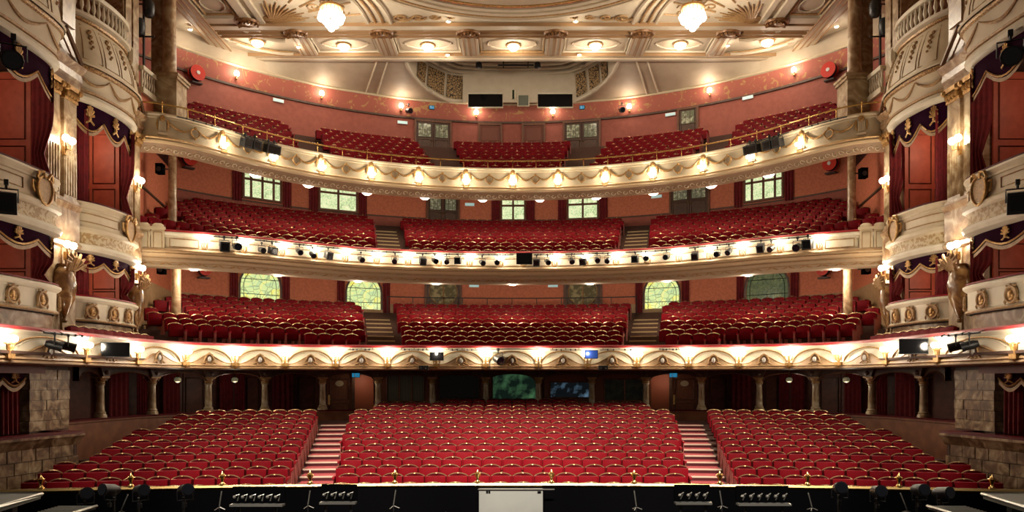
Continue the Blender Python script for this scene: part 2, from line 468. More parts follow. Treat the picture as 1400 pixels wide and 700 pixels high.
wall('wall_dado_upper', 'lighter ochre dado behind the upper circle', WALL_U, [(.02, 8.5), (.02, 12.3)], REDTOP)
wall('wall_dado_dress', 'ochre dado behind the dress circle', WALL_D, [(.02, 3.9), (.02, 7.35)], mat('ochre_dado', (.40, .25, .13), .6, 0, (.34, .20, .10), 5, .4, .6))
STALLW = ARCADE.off(-2.2)
wall('wall_back_stalls', 'dark mahogany panelled wall behind the stalls arcade', STALLW, [(0, 0), (0, 3.9)], REDWOOD)
for s, nm in ((-1, 'left'), (1, 'right')):
    pts = [(s * 14.05, 27.55), (s * 14.3, 28.4), (s * 15.9, 36.4)]
    if s > 0: pts = pts[::-1]
    P = Path(pts)
    w_ = tag(obj('wall_' + nm, MB().sweep(P, [(0, 3.7), (0, 12.9)]), REDWALL), 'terracotta side wall joining the boxes to the back of the tiers', kind='structure')
    obj('dado_rail', MB().sweep(P, [(0, 10.9), (.05, 10.92), (.05, 11.0), (0, 11.02)]), DARKWOOD, w_)
    obj('dado_panel', MB().sweep(P, [(.02, 3.9), (.02, 7.3), (0, 7.36)]), bpy.data.materials['ochre_dado'], w_)
    P3 = [(s * 14.9, 27.55), (s * 15.5, 29.0), (s * 16.6, 33.2), (s * 17.0, 38.6)]
    tag(obj('wall_balcony_' + nm, MB().sweep(Path(P3 if s < 0 else P3[::-1]), [(0, 12.8), (0, 19.74)]), REDTOP), 'rose side wall at the %s end of the balcony' % nm, kind='structure')
    P2 = Path([(s * 15.6, y) for y in ((16.0, 26.6) if s < 0 else (26.6, 16.0))])
    tag(obj('wall_boxes_' + nm, MB().sweep(P2, [(0, 0), (0, 19.72)]), BOXRED), 'deep red wall at the back of the boxes', kind='structure')

# ---- soffits under the tiers
def soffit(name, label, A, za, B, zb, m, n=48, mid=None):
    pa = [A.at(A.len * i / n) for i in range(n + 1)]; pb = [B.at(B.len * i / n) for i in range(n + 1)]
    a = [(q[0], q[1], za) for q in pa]; b = [(q[0], q[1], zb) for q in pb]
    t = MB()
    if mid:
        c = [(p[0] * .5 + q[0] * .5, p[1] * .5 + q[1] * .5, mid) for p, q in zip(a, b)]
        t.loft(a, c); t.loft(c, b)
    else: t.loft(a, b)
    return tag(obj(name, t, m), label, kind='structure')
soffit('ceiling_under_balcony', 'sloping plaster soffit under the balcony', BALC.off(-.35), 11.7, WALL_U, 14.3, CREAM, mid=13.3)
soffit('ceiling_under_upper', 'sloping plaster soffit under the upper circle', UPPER.off(-.5), 7.52, WALL_D, 9.4, CREAM, mid=8.8)
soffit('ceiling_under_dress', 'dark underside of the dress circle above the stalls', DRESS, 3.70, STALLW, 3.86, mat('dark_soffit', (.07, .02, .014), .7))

# ---------------------------------------------------------------- windows and doors set on a back wall
def spot_on(path, px0, px1, o=.0):
    a = path.at(path.px(px0)); b = path.at(path.px(px1)); m_ = path.at(path.px((px0 + px1) / 2))
    w = sqrt((a[0] - b[0]) ** 2 + (a[1] - b[1]) ** 2)
    return (m_[0] + m_[3][0] * o, m_[1] + m_[3][1] * o), m_[2], w, m_[1]

NWIN = [0]; NDOOR = [0]
def win_rect(path, px0, px1, y0, y1, label, cols, split, glass, frame):
    (x, y), rz, w, d = spot_on(path, px0, px1, .02)
    z0, z1 = zy(y1, d), zy(y0, d); h = z1 - z0; NWIN[0] += 1
    t = tag(thing('window_%d' % NWIN[0], label, None, (x, y, z0), rz), kind='structure')
    f = MB(); b = .07
    f.box(-w / 2 - b, -w / 2 + .03, -.12, 0, -b, h + b); f.box(w / 2 - .03, w / 2 + b, -.12, 0, -b, h + b)
    f.box(-w / 2, w / 2, -.12, 0, -b, .03); f.box(-w / 2, w / 2, -.12, 0, h - .03, h + b)
    xs = [-w / 2 + w * sum(cols[:i]) / sum(cols) for i in range(len(cols) + 1)]
    for q in xs[1:-1]: f.box(q - .055, q + .055, -.10, 0, 0, h)
    f.box(-w / 2, w / 2, -.10, 0, h * split - .055, h * split + .055)
    obj('window_frame', f, frame, t)
    for i in range(len(cols)):
        for (a0, a1) in ((.03, h * split - .03), (h * split + .03, h - .03)):
            obj('pane', MB().box(xs[i] + .03, xs[i + 1] - .03, -.05, -.03, a0, a1), glass, t)
    return t, (x, y), rz, w, z0, h

def win_arch(path, px0, px1, y0, y1, label, glass, border):
    (x, y), rz, w, d = spot_on(path, px0, px1, .02)
    z0, z1 = zy(y1, d) - .3, zy(y0, d); h = z1 - z0; NWIN[0] += 1
    t = tag(thing('window_%d' % NWIN[0], label, None, (x, y, z0), rz), kind='structure')
    hw = w / 2; spr = h - hw
    def ar(r, k=10): return [(r * cos(pi * i / k), spr + r * sin(pi * i / k)) for i in range(k + 1)]
    f = MB()
    def rim(r0, r1, y0_, y1_):
        a = [(r0, 0)] + ar(r0) + [(-r0, 0)]; b = [(r1, 0)] + ar(r1) + [(-r1, 0)]
        for i in range(len(a) - 1):
            q = [a[i], b[i], b[i + 1], a[i + 1]]
            f.add([(p[0], y0_, p[1]) for p in q] + [(p[0], y1_, p[1]) for p in q], [(0, 3, 2, 1), (0, 1, 5, 4), (2, 3, 7, 6)])
    rim(hw, hw + .10, -.14, 0)
    obj('window_frame', f, DARKWOOD, t)
    f = MB(); rim(hw - .16, hw, -.06, -.03); obj('border_glass', f, border, t)
    inner = hw - .17
    def half(zlo, zhi):
        pts = []
        if zhi > spr:
            pts = [(-inner, zlo), (inner, zlo)] + ar(inner)
        else: pts = [(-inner, zlo), (inner, zlo), (inner, zhi), (-inner, zhi)]
        return pts
    cuts = [.0, h * .20, h * .62, h]
    for i in range(3):
        lo = cuts[i] + .01; hi = cuts[i + 1] - .01
        if i == 2 and lo > spr:
            a0 = math.asin(min(1, (lo - spr) / inner))
            pts = [(inner * cos(a0 + (pi - 2 * a0) * j / 10), spr + inner * sin(a0 + (pi - 2 * a0) * j / 10)) for j in range(11)]
        elif hi > spr and i < 2:
            a0 = math.asin(min(1, (hi - spr) / inner))
            pts = [(-inner, lo), (inner, lo)] + [(inner * cos(a0 * j / 3), spr + inner * sin(a0 * j / 3)) for j in range(4)] + [(-inner * cos(a0 * j / 3), spr + inner * sin(a0 * j / 3)) for j in (3, 2, 1, 0)]
        else: pts = half(lo, hi)
        obj('pane', MB().prism(pts, -.06, -.03), glass if i else border, t)
    f = MB()
    for c_ in cuts[1:3]: f.box(-hw, hw, -.075, -.06, c_ - .015, c_ + .015)
    f.tube([(p[0], -.07, p[1]) for p in [(inner, 0)] + ar(inner) + [(-inner, 0)]], .014, 4)
    f.box(-.01, .01, -.075, -.06, 0, cuts[1])
    obj('leading', f, BLACKM, t)
    return t, (x, y), rz, w, z0, h

CURT = {}
def curtain(label, loc, rz, w, h, group, folds=4, m=None, name='curtain', tie=None):
    m = m or CURTAIN
    key = (round(w, 2), round(h, 2), folds, m.name, tie)
    if key not in CURT:
        t = MB(); nx, nz = folds * 6, 8; vs = []
        for j in range(nz + 1):
            zz = h * j / nz
            pinch = 1.0 if tie is None else 1 - .45 * math.exp(-((zz / h - tie) / .18) ** 2)
            for i in range(nx + 1):
                u = i / nx
                vs.append((-w / 2 + w * u * pinch, -.05 - .05 * sin(u * folds * 2 * pi) * (1.1 - .4 * j / nz), zz))
        fs = [(j * (nx + 1) + i, j * (nx + 1) + i + 1, (j + 1) * (nx + 1) + i + 1, (j + 1) * (nx + 1) + i) for j in range(nz) for i in range(nx)]
        t.add(vs, fs); CURT[key] = t.mesh(name, m, 60)
    o = put(name, CURT[key], None, loc, rz)
    return tag(o, label, 'curtain', group)

def side_curtains(info, label, group, w=.45, drop=.25, h=None):
    label = label.split(',')[0]
    (x, y), rz, ww, z0, hh = info
    H = (h or hh) + drop
    for q in (-1, 1):
        dx = q * (ww / 2 + .12 + w / 2)
        curtain(label % ('left' if q < 0 else 'right'), (x + dx * cos(rz) + .06 * sin(rz), y + dx * sin(rz) - .06 * cos(rz), z0 - drop), rz, w, H, group, 3)

for a in (('four-light leaded window with pale green glass beside the left fire hose of the upper circle', 333, 383, 231, 273, (1, 1.6, 1.6, 1), 'four-light green window by the left upper hose reel'),
          ('two-light leaded green window between the four-light window and the upper circle left aisle', 437, 487, 250, 288, (1, 1), 'two-light green window by the left upper circle aisle'),
          ('narrow two-light leaded green window on the centre line behind the upper circle', 686, 717, 270, 301, (1, 1), 'narrow green window on the centre line'),
          ('two-light leaded green window behind the upper circle near its right aisle', 777, 817, 268, 299, (1, 1), 'two-light green window by the right upper circle aisle'),
          ('four-light leaded window with pale green glass beside the right fire hose of the upper circle', 1019, 1070, 231, 273, (1, 1.6, 1.6, 1), 'four-light green window by the right upper hose reel')):
    w_ = win_rect(WALL_U, a[1], a[2], a[3] - 6, a[4], a[0], a[5], .52, STAIN_G, WOOD)
    side_curtains(w_[1:], 'red curtain on the %s of the ' + a[6], 'curtains beside the upper circle windows')
for a in (('arched stained glass window lit yellow beside the left fire hose of the dress circle', 328, 382, 366, 404, STAIN_Y, STAIN_Y, 'yellow arched window by the left dress circle hose'),
          ('arched stained glass window lit yellow at the head of the left dress circle aisle', 474, 520, 379, 415, STAIN_Y, STAIN_Y, 'yellow arched window above the left dress circle aisle'),
          ('arched stained glass window lit yellow at the head of the right dress circle aisle', 882, 929, 379, 414, STAIN_Y, STAIN_Y, 'yellow arched window above the right dress circle aisle'),
          ('dim unlit arched stained glass window beside the right fire hose of the dress circle', 1021, 1078, 366, 404, STAIN_D, STAIN_D, 'dim arched window by the right dress circle hose')):
    w_ = win_arch(WALL_D, a[1], a[2], a[3] - 2, a[4], a[0], a[5], a[6])
    side_curtains(w_[1:], 'red curtain on the %s of the ' + a[7], 'curtains beside the dress circle windows', .38, .35)

def door(path, px0, px1, y0, y1, label, leaves=2, glass=None, m=DARKWOOD, gfrac=(.55, .95), round_=False):
    (x, y), rz, w, d = spot_on(path, px0, px1, .02)
    z0, z1 = zy(y1, d), zy(y0, d); h = z1 - z0; NDOOR[0] += 1
    t = tag(thing('door_%d' % NDOOR[0], label, None, (x, y, z0), rz), kind='structure')
    f = MB().box(-w / 2 - .1, -w / 2, -.12, 0, 0, h + .1).box(w / 2, w / 2 + .1, -.12, 0, 0, h + .1).box(-w / 2, w / 2, -.12, 0, h, h + .1)
    obj('door_frame', f, WOOD, t)
    lw = w / leaves
    for i in range(leaves):
        a = -w / 2 + lw * i + .015; b = a + lw - .03
        lf = obj('door_leaf', MB().box(a, b, -.07, 0, 0, h - .01), m, t)
        pf = MB()
        for (p0, p1) in (((.08, .48),) if glass else ((.06, .42), (.50, .94))):
            q = [(a + .1, h * p0), (b - .1, h * p0), (b - .1, h * p1), (a + .1, h * p1)]
            pf.tube([(p[0], -.075, p[1]) for p in q], .018, 4, True)
        obj('panel_moulding', pf, m, lf)
        if glass:
            if round_:
                c_ = ((b if i == 0 else a), h * .66); r = lw * .80; a_ = pi / 2 if i == 0 else -pi / 2
                obj('glass_pane', MB().prism([(c_[0] + r * cos(a_ + pi * j / 14), c_[1] + r * sin(a_ + pi * j / 14)) for j in range(15)], -.085, -.07), glass, lf)
                obj('pane_rim', MB().tube([(c_[0] + r * cos(a_ + pi * j / 14), -.085, c_[1] + r * sin(a_ + pi * j / 14)) for j in range(15)], .03, 4, True), GILTD, lf)
            else:
                g0, g1 = h * gfrac[0], h * gfrac[1]
                obj('glass_pane', MB().box(a + .1, b - .1, -.085, -.07, g0, g1), glass, lf)
                r = MB(); r.tube([(a + .1, -.085, g0), (b - .1, -.085, g0), (b - .1, -.085, g1), (a + .1, -.085, g1)], .02, 4, True)
                mx = (a + b) / 2
                for q in (-.13, .13): r.box(mx + q * lw - .012, mx + q * lw + .012, -.095, -.085, g0, g1)
                r.box(a + .1, b - .1, -.095, -.085, (g0 + g1) / 2 - .012, (g0 + g1) / 2 + .012)
                obj('glazing_bars', r, m, lf)
        obj('door_handle', MB().ball(((b - .06) if i == 0 else (a + .06), -.10, h * .45), .035, 6, 4), BRASS, lf)
    return t

GLASSL2 = mat('bronzed_door_glass', (.05, .035, .015), .12, 0, (.30, .24, .13), 3.5, .5, .62, emit=(.06, .045, .02), estr=.5)
GLASSL = mat('leaded_door_glass', (.10, .10, .06), .15, 0, (.42, .42, .30), 7, .48, .60, emit=(.10, .10, .06), estr=.5)
door(WALL_B, 569, 615, 168, 214, 'glazed double door to the balcony left of the plain doors', 2, GLASSL)
door(WALL_B, 656, 684, 172, 214, 'plain brown balcony door beside the left glazed doors', 1, None, mat('russet_door', (.16, .04, .02), .5))
door(WALL_B, 716, 743, 172, 214, 'plain brown balcony door beside the right glazed doors', 1, None, bpy.data.materials['russet_door'])
door(WALL_B, 772, 819, 168, 214, 'glazed double door to the balcony right of the plain doors', 2, GLASSL)
door(WALL_B, 929, 953, 150, 186, 'small glazed door high on the right of the balcony wall', 1, GLASSL, gfrac=(.45, .95))
door(WALL_U, 585, 626, 268, 312, 'glazed double door behind the upper circle left of the centre window', 2, GLASSL)
door(WALL_U, 918, 968, 250, 300, 'glazed double door behind the right block of the upper circle', 2, GLASSL)
door(WALL_D, 583, 629, 384, 428, 'double door with round glass panes behind the dress circle, nearer its left aisle', 2, GLASSL2, round_=True)
door(WALL_D, 773, 821, 384, 428, 'double door with round glass panes behind the dress circle, nearer its right aisle', 2, GLASSL2, round_=True)
# ================================================================ tier fronts
def on(path, s, o, z):
    x, y, rz, (nx, ny) = path.at(s)
    return (x + nx * o, y + ny * o, z)

# -------- shared wall-lamp meshes (front is -y, origin at the wall)
def lampset(kind):
    br, gl = MB(), MB()
    if kind == 'dress':            # three-armed torch bracket with three frosted globes
        br.box(-.13, .13, -.20, .0, -.48, -.36).lathe([(.0, -.62), (.05, -.58), (.09, -.50), (.10, -.47)], 8, (0, -.10, 0))
        br.tube([(0, -.12, -.36), (0, -.14, -.10)], [.04, .03], 6)
        for q in (-1, 1): br.tube([(0, -.13, -.30), (q * .10, -.15, -.26), (q * .13, -.16, -.12)], .022, 5)
        br.box(-.16, .16, -.18, -.10, -.13, -.10)
        for q in (-1, 0, 1): gl.ball((q * .14, -.17 - .04 * (q == 0), .0), .085, 10, 6)
        lz = (0, -.34, .02)
    elif kind == 'upper':          # small lyre bracket
        br.box(-.09, .09, -.08, 0, -.34, -.28)
        for q in (-1, 0, 1): br.tube([(q * .05, -.06, -.30), (q * .09, -.08, -.18), (q * .05, -.09, -.06)], .02, 5)
        gl.ball((0, -.12, .04), .085, 10, 6).ball((-.12, -.11, .02), .06, 8, 5).ball((.12, -.11, .02), .06, 8, 5)
        lz = (0, -.30, .06)
    elif kind == 'balcony':
        br.box(-.10, .10, -.10, 0, -.22, -.14)
        for q in (-1, 1): br.tube([(q * .05, -.06, -.18), (q * .12, -.10, -.12), (q * .12, -.12, .06)], .02, 5)
        gl.ball((-.11, -.13, .12), .075, 10, 6).ball((.11, -.13, .12), .075, 10, 6)
        lz = (0, -.30, .14)
    elif kind == 'wall':
        br.lathe([(.0, -.26), (.05, -.22), (.03, -.12), (.07, -.08)], 8, (0, -.10, 0)); br.box(-.04, .04, -.10, 0, -.22, -.10)
        gl.ball((0, -.12, .05), .13, 10, 6, (1, .8, 1.15))
        lz = (0, -.36, .10)
    elif kind == 'pier':           # double candle bracket on the marble piers
        br.box(-.05, .05, -.08, 0, -.45, -.20); br.tube([(0, -.06, -.40), (0, -.12, -.20)], .03, 5)
        for q in (-1, 1): br.tube([(0, -.10, -.26), (q * .13, -.17, -.28), (q * .16, -.18, -.12)], .022, 5)
        gl.ball((-.15, -.18, .0), .11, 10, 6).ball((.15, -.18, .0), .11, 10, 6)
        lz = (0, -.42, .02)
    return br.mesh('bracket', GILT), gl.mesh('lamp_globe', BULB), lz
LS = {k: lampset(k) for k in ('dress', 'upper', 'balcony', 'wall', 'pier')}
def sconce(kind, loc, rz, label, group, power, size=.10):
    br, gl, lz = LS[kind]
    t = thing('wall_lamp', label, 'wall lamp', loc, rz, group)
    put('bracket', br, t); put('lamp_globe', gl, t)
    lamp('lamp_light', 'POINT', lz, power, WARM, size, parent=t)
    return t

# -------- dress circle
dress = thing('dress_circle_front', 'lowest tier front of cream scalloped plaster with gilt shells and red velvet rail', 'tier front')
obj('parapet', MB().sweep(DRESS, [(-.25, 4.0), (-.25, 4.56), (.06, 4.56), (.07, 4.52), (.02, 4.48), (-.01, 4.44), (.03, 4.2), (.07, 3.98), (.10, 3.90)]), CREAM2, dress)
obj('base_moulding', MB().sweep(DRESS, [(.10, 3.91), (.17, 3.88), (.19, 3.83), (.15, 3.80), (.20, 3.77), (.20, 3.73), (.10, 3.69), (-.3, 3.69)]), OCHRE, dress)
obj('velvet_rail', MB().sweep(DRESS, [(-.27, 4.56), (-.29, 4.62), (-.24, 4.66), (.06, 4.66), (.10, 4.62), (.08, 4.56)], True), mat('rail_velvet', (.36, .015, .02), .5, sheen=.2), dress)
half_px = [2, 109, 181, 249, 320, 390, 459, 530, 597, 664]
DL = [DRESS.px(p) for p in half_px] + [DRESS.len - DRESS.px(p) for p in reversed(half_px)]
DL = [DL[0] - 3.2] + DL + [DL[-1] + 3.2]
WAVE = mat('scallop_ochre', (.45, .30, .17), .5, 0, (.36, .23, .12), 8, .35, .65)
FACE = mat('pale_mask', (.62, .58, .52), .5)
for i in range(len(DL) - 1):
    a, b = DL[i], DL[i + 1]; w = b - a; n = 22
    def wz(u): return 3.90 + .30 * (0.5 - .5 * cos(2 * pi * u)) ** 1.6
    t = MB(); rim = []; vs = []
    for j in range(n + 1):
        u = j / n; s = a + w * u; z = wz(u)
        vs += [on(DRESS, s, .15, 3.88), on(DRESS, s, .12, z), on(DRESS, s, .02, z + .02)]
        rim.append(on(DRESS, s, .12, z))
    t.add(vs, [(3 * j + k, 3 * j + 3 + k, 3 * j + 4 + k, 3 * j + 1 + k) for j in range(n) for k in (0, 1)])
    p = obj('scallop_moulding', t, WAVE, dress)
    obj('scallop_edge', MB().tube(rim, .022, 5), GILTD, p)
    t = MB(); t2 = MB(); hw = w * .44; mid = a + w / 2
    t.tube([on(DRESS, mid - hw * cos(pi * j / 20), .07, 3.96 + .46 * sin(pi * j / 20)) for j in range(21)], .024, 5)
    t2.tube([on(DRESS, mid - hw * .84 * cos(pi * j / 20), .06, 3.98 + .40 * sin(pi * j / 20)) for j in range(21)], .013, 4)
    ar_ = obj('arch_rib', t, GILT, dress); obj('inner_rib', t2, CREAM2, ar_)
    x, y, rz, nn = DRESS.at(mid)
    t = MB()
    t.tube([(-.17, -.14, -.16), (-.16, -.16, -.02), (-.10, -.17, .12), (0, -.17, .18), (.10, -.17, .12), (.16, -.16, -.02), (.17, -.14, -.16)], [.02, .03, .04, .045, .04, .03, .02], 6)
    for q in (-1, 1):
        t.tube([(q * .08, -.15, -.10), (q * .20, -.15, -.15), (q * .30, -.15, -.22), (q * .26, -.15, -.26)], [.045, .04, .03, .015], 5)
        t.ball((q * .10, -.16, -.19), .045, 6, 4)
    c = put('cartouche', t.mesh('cartouche', GILTD), dress, (x, y, 4.08), rz)
    put('mask', MB().ball((0, -.18, -.02), .085, 8, 6, (.8, .6, 1.15)).mesh('mask', FACE), c)
for i, s in enumerate(DL[1:-1]):
    x, y, rz, nn = DRESS.at(s)
    sconce('dress', (x + nn[0] * .05, y + nn[1] * .05, 4.30), rz, row_label(i, len(DL) - 2, 'gilt three-globe lamp', 'the dress circle front'), 'lamps along the dress circle front', 36)

# -------- upper circle
upper = thing('upper_circle_front', 'middle tier front with plain cream panels, stepped mouldings and a red velvet rail', 'tier front')
obj('parapet', MB().sweep(UPPER, [(-.25, 8.3), (-.25, 8.80), (.06, 8.80), (.08, 8.75), (.03, 8.68), (.05, 8.63), (-.02, 8.60), (-.02, 8.20)]), CREAM2, upper)
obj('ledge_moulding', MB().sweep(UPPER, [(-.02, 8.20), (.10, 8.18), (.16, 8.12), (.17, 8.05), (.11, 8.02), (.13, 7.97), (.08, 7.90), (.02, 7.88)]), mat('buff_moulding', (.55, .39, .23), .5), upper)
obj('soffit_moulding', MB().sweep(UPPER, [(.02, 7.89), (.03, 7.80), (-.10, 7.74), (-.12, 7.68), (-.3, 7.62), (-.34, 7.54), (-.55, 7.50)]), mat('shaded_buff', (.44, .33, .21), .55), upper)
for o_, z_ in ((.165, 8.10), (.13, 7.985), (.035, 7.82), (-.115, 7.70)):
    obj('gold_fillet', MB().sweep(UPPER, [(o_ - .01, z_ - .018), (o_ + .018, z_), (o_ - .01, z_ + .018)]), GILTD, upper)
t = MB(); n_u = int(UPPER.len / .62)
for i in range(n_u):                                     # leaf sprays carved on the soffit
    s0 = (i + .5) * UPPER.len / n_u
    for k in (-1, 1):
        t.tube([on(UPPER, s0 + k * .03, -.13, 7.68), on(UPPER, s0 + k * .12, -.20, 7.645), on(UPPER, s0 + k * .22, -.28, 7.615)], [.03, .035, .012], 4)
tag(obj('leaf_carving', t, GILTD, upper), kind='stuff')
obj('velvet_rail', MB().sweep(UPPER, [(-.27, 8.80), (-.29, 8.86), (-.24, 8.89), (.0, 8.89), (.04, 8.86), (.03, 8.80)], True), bpy.data.materials['rail_velvet'], upper)
up_px = [279, 333, 385, 430, 472, 515, 558, 600, 642, 684]
UL = [UPPER.px(p) for p in up_px] + [UPPER.len - UPPER.px(p) for p in reversed(up_px)]
for i in range(len(UL) - 1):
    a, b = UL[i] + .12, UL[i + 1] - .12
    t = MB()
    q = [on(UPPER, a + (b - a) * j / 8, .0, 8.56) for j in range(9)] + [on(UPPER, b - (b - a) * j / 8, .0, 8.26) for j in range(9)]
    t.tube(q, .018, 4, True); obj('panel_moulding', t, GILTD, upper)
for s in (-1, 1):
    a = UPPER.px(232) if s < 0 else UPPER.px(1168); b = UPPER.px(272) if s < 0 else UPPER.px(1128)
    q = [on(UPPER, a + (b - a) * j / 6, .0, 8.56) for j in range(7)] + [on(UPPER, b - (b - a) * j / 6, .0, 8.26) for j in range(7)]
    obj('panel_moulding', MB().tube(q, .02, 4, True), GILTD, upper)
    for k, px in enumerate((197, 216)):                  # pedestals closing the tier at the boxes
        x, y, rz, nn = UPPER.at(UPPER.px(px if s < 0 else 1400 - px))
        t = MB().box(-.26, .26, -.12, .12, 7.95, 8.05).box(-.22, .22, -.09, .10, 8.05, 8.85).box(-.26, .26, -.13, .12, 8.85, 8.95)
        t.lathe([(.20, 0), (.20, .08), (.12, .14)], 10, (0, 0, 8.95), sy=.5)
        pd = put('pedestal', t.mesh('pedestal', CREAM), upper, (x, y, 0), rz)
        obj('panel_moulding', MB().tube([(-.14, -.1, 8.15), (.14, -.1, 8.15), (.14, -.1, 8.75), (-.14, -.1, 8.75)], .016, 4, True), GILTD, pd)
for i, s_ in enumerate(UL):
    x, y, rz, nn = UPPER.at(s_)
    sconce('upper', (x + nn[0] * -.02, y + nn[1] * -.02, 8.54), rz, row_label(i, len(UL), 'small gilt lyre lamp', 'the upper circle front'), 'lamps along the upper circle front', 24)

# -------- balcony
balc = thing('balcony_front', 'top tier front with gilt swags and fluted brackets over a scroll-carved soffit', 'tier front')
obj('parapet', MB().sweep(BALC, [(-.25, 12.6), (-.25, 13.03), (.12, 13.03), (.13, 12.97), (.05, 12.92), (.06, 12.88), (0, 12.85), (.03, 12.3), (.04, 12.2)]), CREAM, balc)
obj('base_moulding', MB().sweep(BALC, [(.04, 12.21), (.12, 12.18), (.15, 12.12), (.10, 12.07), (.13, 12.02), (.10, 11.96), (.0, 11.94)]), mat('gold_line_moulding', (.60, .45, .26), .5), balc)
obj('gold_fillet', MB().sweep(BALC, [(.13, 12.10), (.155, 12.12), (.13, 12.14)]), GILT, balc)
obj('soffit_band', MB().sweep(BALC, [(.0, 11.95), (-.05, 11.90), (-.34, 11.69), (-.40, 11.67)]), mat('soffit_band_brown', (.30, .19, .11), .6), balc)
t = MB(); n_s = int(BALC.len / .27)
for i in range(n_s):                                     # carved scroll band on the soffit
    s0 = (i + .5) * BALC.len / n_s; k = 1 if i % 2 else -1
    q = []
    for j in range(9):
        th = j / 8 * 1.6 * pi; r = .10 * (1 - .07 * j)
        u = s0 + r * cos(th) * 1.1; v = k * r * sin(th)
        f = .5 + v / .30
        q.append(on(BALC, u, -.05 - .29 * f + .02, 11.90 - .21 * f - .02))
    t.tube(q, .018, 4)
tag(obj('scroll_carving', t, CREAM, balc), kind='stuff')
b_px = [303, 371, 438, 507, 572, 637]
BL = [BALC.px(p) for p in b_px] + [BALC.px(701)] + [BALC.len - BALC.px(p) for p in reversed(b_px)]
BE = [BALC.px(222)] + BL + [BALC.px(1178)]
flute = MB()
for q in (-.09, -.03, .03, .09): flute.box(q - .02, q + .02, -.10, 0, 12.36, 12.74)
flute.box(-.14, .14, -.06, 0, 12.32, 12.78).box(-.16, .16, -.12, 0, 12.24, 12.32)
flm = flute.mesh('fluted_bracket', CREAM)
ros = MB().ball((0, -.08, 12.84), .11, 8, 5, (1, .7, 1))
for q in (-1, 1): ros.tube([(q * .17, -.08, 12.78), (q * .19, -.09, 12.6), (q * .17, -.08, 12.40)], [.03, .045, .015], 5)
rosm = ros.mesh('rosette', GILT)
heart = MB().tube([(.17 * sin(th) * (1 - .25 * (cos(th) < 0) * abs(cos(th))), -.07, 12.52 + .17 * cos(th)) for th in [2 * pi * j / 14 for j in range(14)]], .028, 5, True).ball((0, -.08, 12.72), .06, 6, 4).ball((0, -.08, 12.33), .05, 6, 4)
heartm = heart.mesh('heart_cartouche', GILT)
for i, s in enumerate(BE):
    x, y, rz, nn = BALC.at(s)
    fb = put('fluted_bracket', flm, balc, (x, y, 0), rz); put('rosette', rosm, fb)
    if i == 0: continue
    a = BE[i - 1]; mid = (a + s) / 2
    x, y, rz, nn = BALC.at(mid); put('heart_cartouche', heartm, balc, (x, y, 0), rz)
    for (u0, u1, z0, z1) in ((a + .16, mid - .12, 12.80, 12.66), (mid + .12, s - .16, 12.66, 12.80)):
        q = [on(BALC, u0 + (u1 - u0) * j / 10, .07, z0 + (z1 - z0) * j / 10 - .24 * 4 * (j / 10) * (1 - j / 10)) for j in range(11)]
        obj('swag', MB().tube(q, [.015 + .028 * sin(pi * j / 10) for j in range(11)], 5), GILT, balc)
for i, s in enumerate(BL):
    x, y, rz, nn = BALC.at(s)
    sconce('balcony', (x + nn[0] * .06, y + nn[1] * .06, 12.30), rz, row_label(i, len(BL), 'gilt twin-globe lamp', 'the balcony front'), 'lamps along the balcony front', 25)
# brass safety rail
rail = thing('brass_safety_rail', 'polished brass safety rail on thin posts along the balcony edge', 'railing')
RP = BALC.off(-.08)
obj('top_rail', MB().tube([(x, y, 13.42) for x, y in RP.p], .030, 6), BRASS, rail)
for i, s in enumerate([RP.px(p) for p in (194, 222, 257, 294, 332, 365, 401, 434, 468, 502, 535, 569, 602, 634, 667)]):
    for q in (s, RP.len - s):
        x, y, rz, nn = RP.at(q)
        h = 13.50 if i % 2 else 13.42
        obj('post', MB().lathe([(.045, 0), (.045, .03), (.02, .06), (.02, .34), (.03, .37), (.02, h - 13.03)], 6, (x, y, 13.03)), BRASS, rail)
x, y, rz, nn = RP.at(RP.px(701)); obj('post', MB().lathe([(.045, 0), (.02, .06), (.02, .34), (.03, .37), (.02, .47)], 6, (x, y, 13.03)), BRASS, rail)

# ================================================================ stalls arcade under the dress circle
arc_px = [137, 208, 285, 362, 441, 517, 591, 664]
APX = arc_px + [1400 - p for p in reversed(arc_px)]
low = tag(obj('wall_arcade_dwarf', MB().sweep(ARCADE, [(-.12, .4), (-.12, 1.98), (-.16, 2.0), (-.16, 2.06), (.12, 2.06), (.12, 2.0), (.08, 1.98), (.08, .4)]), mat('brown_dwarf_wall', (.20, .075, .03), .5, 0, (.15, .05, .02), 3, .4, .6)), 'low brown panelled wall carrying the arcade columns round the stalls', kind='structure')
obj('velvet_coping', MB().sweep(ARCADE, [(-.17, 2.06), (-.17, 2.11), (.14, 2.11), (.14, 2.06)]), VELVETD, low)
shaft = MB().lathe([(.20, 0), (.20, .07), (.16, .12), (.17, .16), (.13, .20), (.115, .8), (.11, 1.02), (.14, 1.04), (.13, 1.08)], 14).mesh('shaft', MARBLEL)
capm = MB().lathe([(.13, 1.06), (.15, 1.10), (.13, 1.14), (.20, 1.26)], 10).box(-.2, .2, -.2, .2, 1.26, 1.32).mesh('capital', GILTD)
ARCHW = mat('arch_wood', (.085, .035, .02), .5, 0, (.05, .02, .012), 5, .4, .6)
for i, px in enumerate(APX):
    s = ARCADE.px(px); x, y, rz, nn = ARCADE.at(s)
    t = thing('arcade_column', row_label(i, len(APX), 'short marble column', 'the stalls arcade'), 'column', (x, y, 2.11), rz, 'columns of the stalls arcade')
    put('shaft', shaft, t); put('capital', capm, t)
    b = MB().prism([(-.28, 1.60), (-.16, 1.32), (.16, 1.32), (.28, 1.60)], -.22, .16); b.ball((0, -.24, 1.44), .10, 8, 5, (1, .6, .8))
    obj('bracket', b, DARKWOOD, t)
sps = [ARCADE.px(100)] + [ARCADE.px(p) for p in APX] + [ARCADE.px(1300)]
